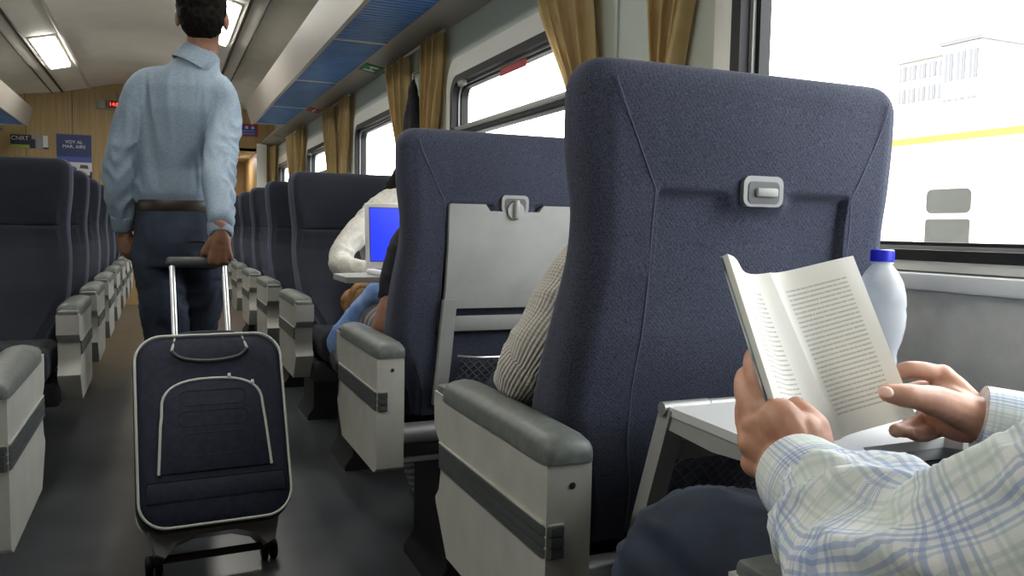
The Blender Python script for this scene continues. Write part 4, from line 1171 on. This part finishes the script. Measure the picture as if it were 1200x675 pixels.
# S1 passenger: cream ribbed sweater elbow on the armrest
seated('passenger in a pale ribbed knit, elbow on the armrest, hidden behind the nearest seat', (CX+.02, 1.42, .585), (CX-.0, 1.24, .90), (CX+.02, 1.21, 1.055), (0, 1, .1),
       [(V((.665, 1.17, .89)), P(620, 441, 1.20), V((.76, 1.50, .69)), (1, .3, 0), (0, .3, 1), -1, .4),
        (V((.955, 1.24, .90)), V((1.02, 1.36, .70)), V((.86, 1.50, .69)), (-1, .3, 0), (0, .3, 1), 1, .4)],
       [(V((.73, 1.45, .56)), V((.74, 1.70, .555)), V((.74, 1.70, .09))), (V((.89, 1.45, .56)), V((.90, 1.70, .555)), V((.90, 1.70, .09)))],
       'skin', 'knit', 'jeans', False, (CX, 1.42, 0), skel=True, arm_r=.056, vox=.005, knee_r=.066)
# S2 passenger: bare elbow over the armrest, grey striped clothes
seated('passenger with a bare elbow on the armrest and grey striped trousers behind the second seat', (CX, 2.28, .60), (CX, 2.13, .90), (CX+.03, 2.12, 1.06), (0, 1, .05),
       [(V((.625, 2.09, .90)), P(455, 388, 2.09)+V((0, .01, -.01)), V((.66, 2.36, .73)), (.5, 1, 0), (0, -.2, 1), -1, .3),
        (V((.965, 2.13, .90)), V((1.0, 2.26, .72)), V((.90, 2.44, .72)), (-.4, 1, 0), (0, -.2, 1), 1, .3)],
       [(V((.70, 2.30, .585)), V((.645, 2.56, .615)), V((.80, 2.50, .09))), (V((.90, 2.30, .585)), V((.92, 2.62, .60)), V((.95, 2.52, .09)))],
       'skindark', 'darkcloth', 'stripe', False, (CX, 2.28, 0), arm_r=.058, bare=True, knee_r=.07)
# S3 passenger facing the camera
seated('passenger in a cream sweater and blue jeans facing the camera behind the laptop', (.92, 3.24, .60), (.925, 3.42, .98), (1.035, 3.40, 1.19), (-.1, -1, -.1),
       [(V((.785, 3.36, .965)), P(398, 308, 3.20), V((.80, 2.99, .765)), (1, -.35, -.05), (0, -.3, 1), 1, .5),
        (V((1.06, 3.40, .97)), V((1.10, 3.24, .74)), V((.96, 3.04, .76)), (-1, -.35, 0), (0, -.3, 1), -1, .5)],
       [(V((.83, 3.20, .585)), P(450, 349, 2.86), P(397, 405, 2.95)), (V((1.0, 3.20, .585)), V((1.0, 2.88, .60)), V((1.0, 2.88, .09)))],
       'skin', 'sweater', 'denimlight', True, (.92, 3.24, 0), arm_r=.044, cuff=.034, knee_r=.068, sh_r=.054)

# ---- the reader, close to the camera
def reader():
    t = empty('person', (CX, .25, 0), label='reader in a plaid shirt and jeans holding an open book over the folding table', cat='person')
    hips, chest, hc = V((CX, .27, .60)), V((CX-.01, .21, .96)), V((CX-.01, .27, 1.27))
    shL, shR = V((.608, .122, .957)), V((.99, .18, .975))
    elL, elR = V((.445, .35, .722)), V((1.03, .42, .70))
    wL, wR = P(925, 548, .598), P(1152, 492, .605)
    side, fr, ax = V((1, 0, 0)), V((0, 1, 0)), (chest-hips).normalized()
    b = BM(); at, R = head(b, hc, (-.02, 1, -.45), (0, .35, 1))
    limb(b, [hc+V((0, -.03, -.07)), (hc+chest)/2+V((0, -.01, .02)), chest], [.055, .06, .08])
    oval(b, [(hips, side, .13, fr, .09), ((hips+chest)/2, side, .13, fr, .10), (chest, side, .15, fr, .09)])
    limb(b, [shL, elL, elL.lerp(wL, .9), wL], [.03, .028, .033, .033]); limb(b, [shR, elR, elR.lerp(wR, .9), wR], [.03, .030, .027, .026])
    J = lambda a: [P(*p) for p in a]
    def handj(W, fingers, thumb, palm):
        for pts, r in fingers:
            q = J(pts); limb(b, [W, W.lerp(q[0], .55), q[0]], [.018, .0165, .0135], 5, 12)
            limb(b, q, [r*1.12, r*1.08, r*.95, r*.80], 6, 12)
        q = J(thumb); limb(b, [W]+q, [.022, .0205, .0165, .0130, .0105], 6, 12)
        
        for pp, r in palm: limb(b, J(pp), [r]*len(pp), 4, 12)
    handj(wL, [([(895, 477, .622), (884, 424, .648), (897, 414, .690), (915, 420, .715)], .0108),
               ([(884, 497, .622), (874, 446, .655), (895, 436, .705), (915, 442, .725)], .0110),
               ([(880, 520, .622), (874, 474, .655), (895, 462, .705), (917, 468, .722)], .0104),
               ([(884, 543, .622), (884, 503, .660), (900, 486, .690), (917, 492, .700)], .0094)],
          [(951, 532, .592), (953, 503, .597), (943, 487, .606), (932, 476, .620)], [([(915, 530, .605), (898, 500, .620)], .020), ([(932, 545, .590), (926, 512, .597), (914, 492, .604)], .022), ([(946, 534, .588), (940, 505, .594)], .019)])
    handj(wR, [([(1104, 440, .660), (1068, 433, .672), (1043, 441, .682), (1025, 450, .685)], .0100),
               ([(1107, 456, .672), (1072, 458, .697), (1046, 474, .695), (1030, 484, .685)], .0104),
               ([(1108, 477, .672), (1080, 490, .682), (1062, 502, .662), (1050, 505, .645)], .0100),
               ([(1112, 497, .660), (1092, 506, .662), (1078, 509, .650), (1066, 508, .640)], .0088)],
          [(1126, 482, .612), (1096, 470, .607), (1067, 464, .605), (1041, 461, .613)], [([(1130, 485, .62), (1112, 466, .655)], .020), ([(1150, 492, .608), (1125, 480, .625), (1108, 466, .650)], .0225), ([(1146, 500, .612), (1120, 497, .640), (1108, 490, .655)], .0195)])
    def skin_detail(me):
        me.update(); ns = [v.normal.copy() for v in me.vertices]
        for v, n in zip(me.vertices, ns):
            if v.co.y > .5: v.co += n*(.0007*noise.noise(v.co*90)+.0010*noise.noise(v.co*40))
    fuse('body', b, .0026, 'skin', t, 3, wrinkle=skin_detail)
    face_details(t, at, R); hair_cap('hair', t, at, R)
    # nails on the two thumbs
    for p, d, up, r in ((P(1040, 460, .604), (P(1040, 461, .614)-P(1064, 463, .604)), (-.35, -.7, .55), .0066),):
        f = d.normalized(); u = (V(up)-f*V(up).dot(f)).normalized(); RR = Matrix((f.cross(u), f, u)).transposed()
        bm = BM(); ellipsoid(bm, p+f*.002+u*.001, (r, r*1.25, r*.35), RR, 16, 8); obj('fingernail', bm, 'nail', t)
    # checked shirt
    b = BM()
    oval(b, [(hips-ax*.06, side, .165, fr, .115), (hips+ax*.08, side, .18, fr, .145), ((hips+chest)/2, side, .185, fr, .15), (chest-ax*.04, side, .195, fr, .13), (chest+ax*.05, side, .16, fr, .095), (chest+ax*.12, side, .07, fr, .07)])
    cwL, cwR = wL+(elL-wL).normalized()*.116, wR+(elR-wR).normalized()*.045
    mL, mR = elL.lerp(cwL, .5), elR.lerp(cwR, .5)
    limb(b, [chest.lerp(shL, .5), shL, shL.lerp(elL, .55)+V((0, -.0, -.012)), elL+V((.0, .0, .002)), mL, elL.lerp(cwL, .80), cwL], [.07, .071, .061, .058, .056, .050, .034], 8, 24)
    limb(b, [chest.lerp(shR, .5), shR, shR.lerp(elR, .5), elR, mR, elR.lerp(cwR, .92)], [.07, .078, .070, .060, .050, .034], 8, 22)
    ch = [spline([shL, elL, cwL], sub=8), spline([shR, elR, cwR], sub=8), [hips, (hips+chest)/2, chest]]
    fold = wrinkler(.0135, 12, 5, lambda c: .5+.6*sstep(.15, .45, c.y)*sstep(1.0, .8, c.z), (1.0, .75, 1.25))
    fine = wrinkler(.0035, 30, 8, None, (1, .8, 1.2))
    def wr(me): fold(me); fine(me)
    sh = fuse('shirt', b, .0052, 'plaid', t, 5, skel=ch, wrinkle=wr)
    for w, e, q in ((wL, elL, 1), (wR, elR, -1)):
        d = (w-e).normalized(); b = BM(); w = w-d*(.036 if q == 1 else .002); k = 1 if q == 1 else .90
        path = [w-d*.072, w-d*.068, w-d*.04, w+d*.000, w+d*.006, w+d*.0065, w-d*.01]
        tube(b, path, [r*k for r in (.041, .0465, .0455, .0425, .0415, .0385, .035)], 32)
        bmesh.ops.recalc_face_normals(b, faces=b.faces); me = bpy.data.meshes.new('cuff'); b.to_mesh(me); b.free(); uvattr(me, [[w-d*.3, w+d*.1]])
        c = link('cuff', me, 'plaid', sh, 60)
        b = BM(); pth, r = spline([w-d*.058, w+d*.004], None, 2), .0458
    # jeans
    b = BM(); oval(b, [(hips+ax*.02, side, .18, fr, .13), (hips-ax*.09, side, .18, fr, .13)])
    legs = [(V((.69, .26, .575)), P(815, 655, .72), V((.57, .80, .09))), (V((.91, .26, .575)), P(1075, 603, .72), V((.93, .78, .09)))]
    for h_, k_, a_ in legs: limb(b, [h_, h_.lerp(k_, .5), k_+V((0, -.02, 0)), k_.lerp(a_, .18), k_.lerp(a_, .5), a_.lerp(k_, .06)], [.095, .090, .080, .076, .068, .058], 7, 22)
    tr = fuse('trousers', b, .006, 'denim', t, 3, wrinkle=wrinkler(.0075, 15, 4, None, (1, .7, 1.3)))
    for h_, k_, a_ in legs:
        b = BM(); limb(b, [a_+V((0, -.05, -.045)), a_+V((0, .06, -.045)), a_+V((0, .15, -.05))], [.040, .042, .034], 5, 14, .85)
        for v in b.verts: v.co.z = max(v.co.z, .004)
        fuse('shoe', b, .008, 'black', t, 2)
    finish(t)
reader()

# ================================================================== OUTSIDE
bm = newbox(-30, 60, -30, 90, -1.35, -1.30); o = struct('ground', bm, 'ballast')
struct('wall_light_blocker', newbox(-3.75, -3.55, -12, 22, -1.3, 5.2), 'greybox')  # added wall out of view, cuts light through the left windows
def coach():
    t = empty('train_coach', (4.25, 4.0, -1.3), label='white train coach with a yellow stripe on the next track', cat='train')
    T = Matrix.Translation((-4.25, -4.0, 1.3)); X = 4.2
    bm = BM()
    prof = [(X, -.35), (X, 1.50), (X+.05, 1.62), (X+.30, 1.78), (X+1.4, 1.95), (X+2.5, 1.78), (X+2.75, 1.62), (X+2.8, 1.5), (X+2.8, -.35)]
    prism(bm, prof, 'y', -6, 16); obj('coach_body', bm, 'coachwhite', t, 30, xf=T)
    obj('yellow_stripe', newbox(X-.006, X+.02, -6, 16, 1.505, 1.545), 'yellow', t, xf=T)
    obj('underframe', newbox(X+.2, X+2.6, -6, 16, -1.0, -.35), 'under', t, xf=T)
    bm = BM(); prism(bm, [(3.05, .62), (3.05, 1.21), (2.05, 1.50), (-3.0, 1.50), (-3.0, .62)], 'x', X-.005, X+.01); obj('grey_livery_panel', bm, 'lavender', t, xf=T)
    bm = BM(); prism(bm, [(3.58, .62), (4.9, .62), (3.58, 1.02)], 'x', X-.005, X+.01); obj('grey_livery_panel', bm, 'lavender', t, xf=T)
    for y in (-4.55, -1.95, .65, 3.335, 5.9, 8.5, 11.1, 13.7):
        bm = BM(); prism(bm, rrect(y-.20, y+.20, .64, 1.27, .05), 'x', X-.020, X+.01); W = obj('coach_window', bm, 'coachwhite', t, xf=T)
        bm = BM(); prism(bm, rrect(y-.145, y+.145, 1.085, 1.225, .035), 'x', X-.024, X); obj('pane', bm, 'coachglass', W, xf=T)
        bm = BM(); prism(bm, rrect(y-.145, y+.145, .67, 1.050, .015), 'x', X-.024, X); obj('pane', bm, 'coachglass', W, xf=T)
    for y in (0, 10):
        for dy in (-.9, .9):
            for x in (X+.65, X+2.15):
                bm = BM(); tube(bm, [(x-.06, y+dy, -.88), (x+.06, y+dy, -.88)], .42, 28); obj('coach_wheel', bm, 'under', t, 40, xf=T)
    bm = newbox(X+.45, X+2.3, -.7, 2.42, 1.80, 2.06, .02); obj('roof_unit', bm, 'lavender', t, xf=T)
coach()
def building(name, label, c, w, d, h, z0, storeys, bays, m, flat=False):
    t = empty(name, c, label=label, cat='building')
    obj('wall', newbox(0, d, -w/2, w/2, z0, h), m, t)
    sh = (h-z0)/storeys; bw = w/bays
    for i in range(storeys):
        for k in range(bays):
            y = -w/2+bw*(k+.5); z = z0+sh*(i+.5)
            W = obj('window', newbox(-.06, .02, y-bw*.33, y+bw*.33, z-sh*.30, z+sh*.32), 'bldgdark', t)
            obj('pane', newbox(-.075, -.05, y-.03, y+.03, z-sh*.30, z+sh*.32), 'bldg', W)
    obj('roof', newbox(-.25, d+.2, -w/2-.2, w/2+.2, h, h+.25), 'bldgdark' if not flat else 'bldgmid', t)
    return t
# beyond the coach, towards the right of the window
pA, pB = P(1082, 70, 48.0), P(1128, 50, 38.0)
building('apartment_block', 'pale grey building with rows of small windows seen above the coach', V((pA.x, pA.y, -1.3)), 4.7, 8, pA.z+1.3, 0.0, 9, 5, 'bldgmid', True)
building('glass_house', 'narrow glazed building with a flat dark roof seen above the coach', V((pB.x, pB.y, -1.3)), 2.7, 6, pB.z+1.3, 0.0, 5, 3, 'bldg')

# ================================================================== LIGHT
w = bpy.data.worlds.new('world'); bpy.context.scene.world = w; w.use_nodes = True
bg = w.node_tree.nodes['Background']; bg.inputs['Color'].default_value = (.96, .98, 1.0, 1); bg.inputs['Strength'].default_value = 4.6
sc = bpy.context.scene
sc.view_settings.view_transform = 'Standard'; sc.view_settings.look = 'None'; sc.view_settings.exposure = 1.08; sc.view_settings.gamma = 1.0
sc.cycles.use_denoising = True
sc.cycles.max_bounces = 10; sc.cycles.diffuse_bounces = 5; sc.cycles.transparent_max_bounces = 12; sc.cycles.caustics_reflective = False; sc.cycles.caustics_refractive = False
sc.cycles.sample_clamp_indirect = 6
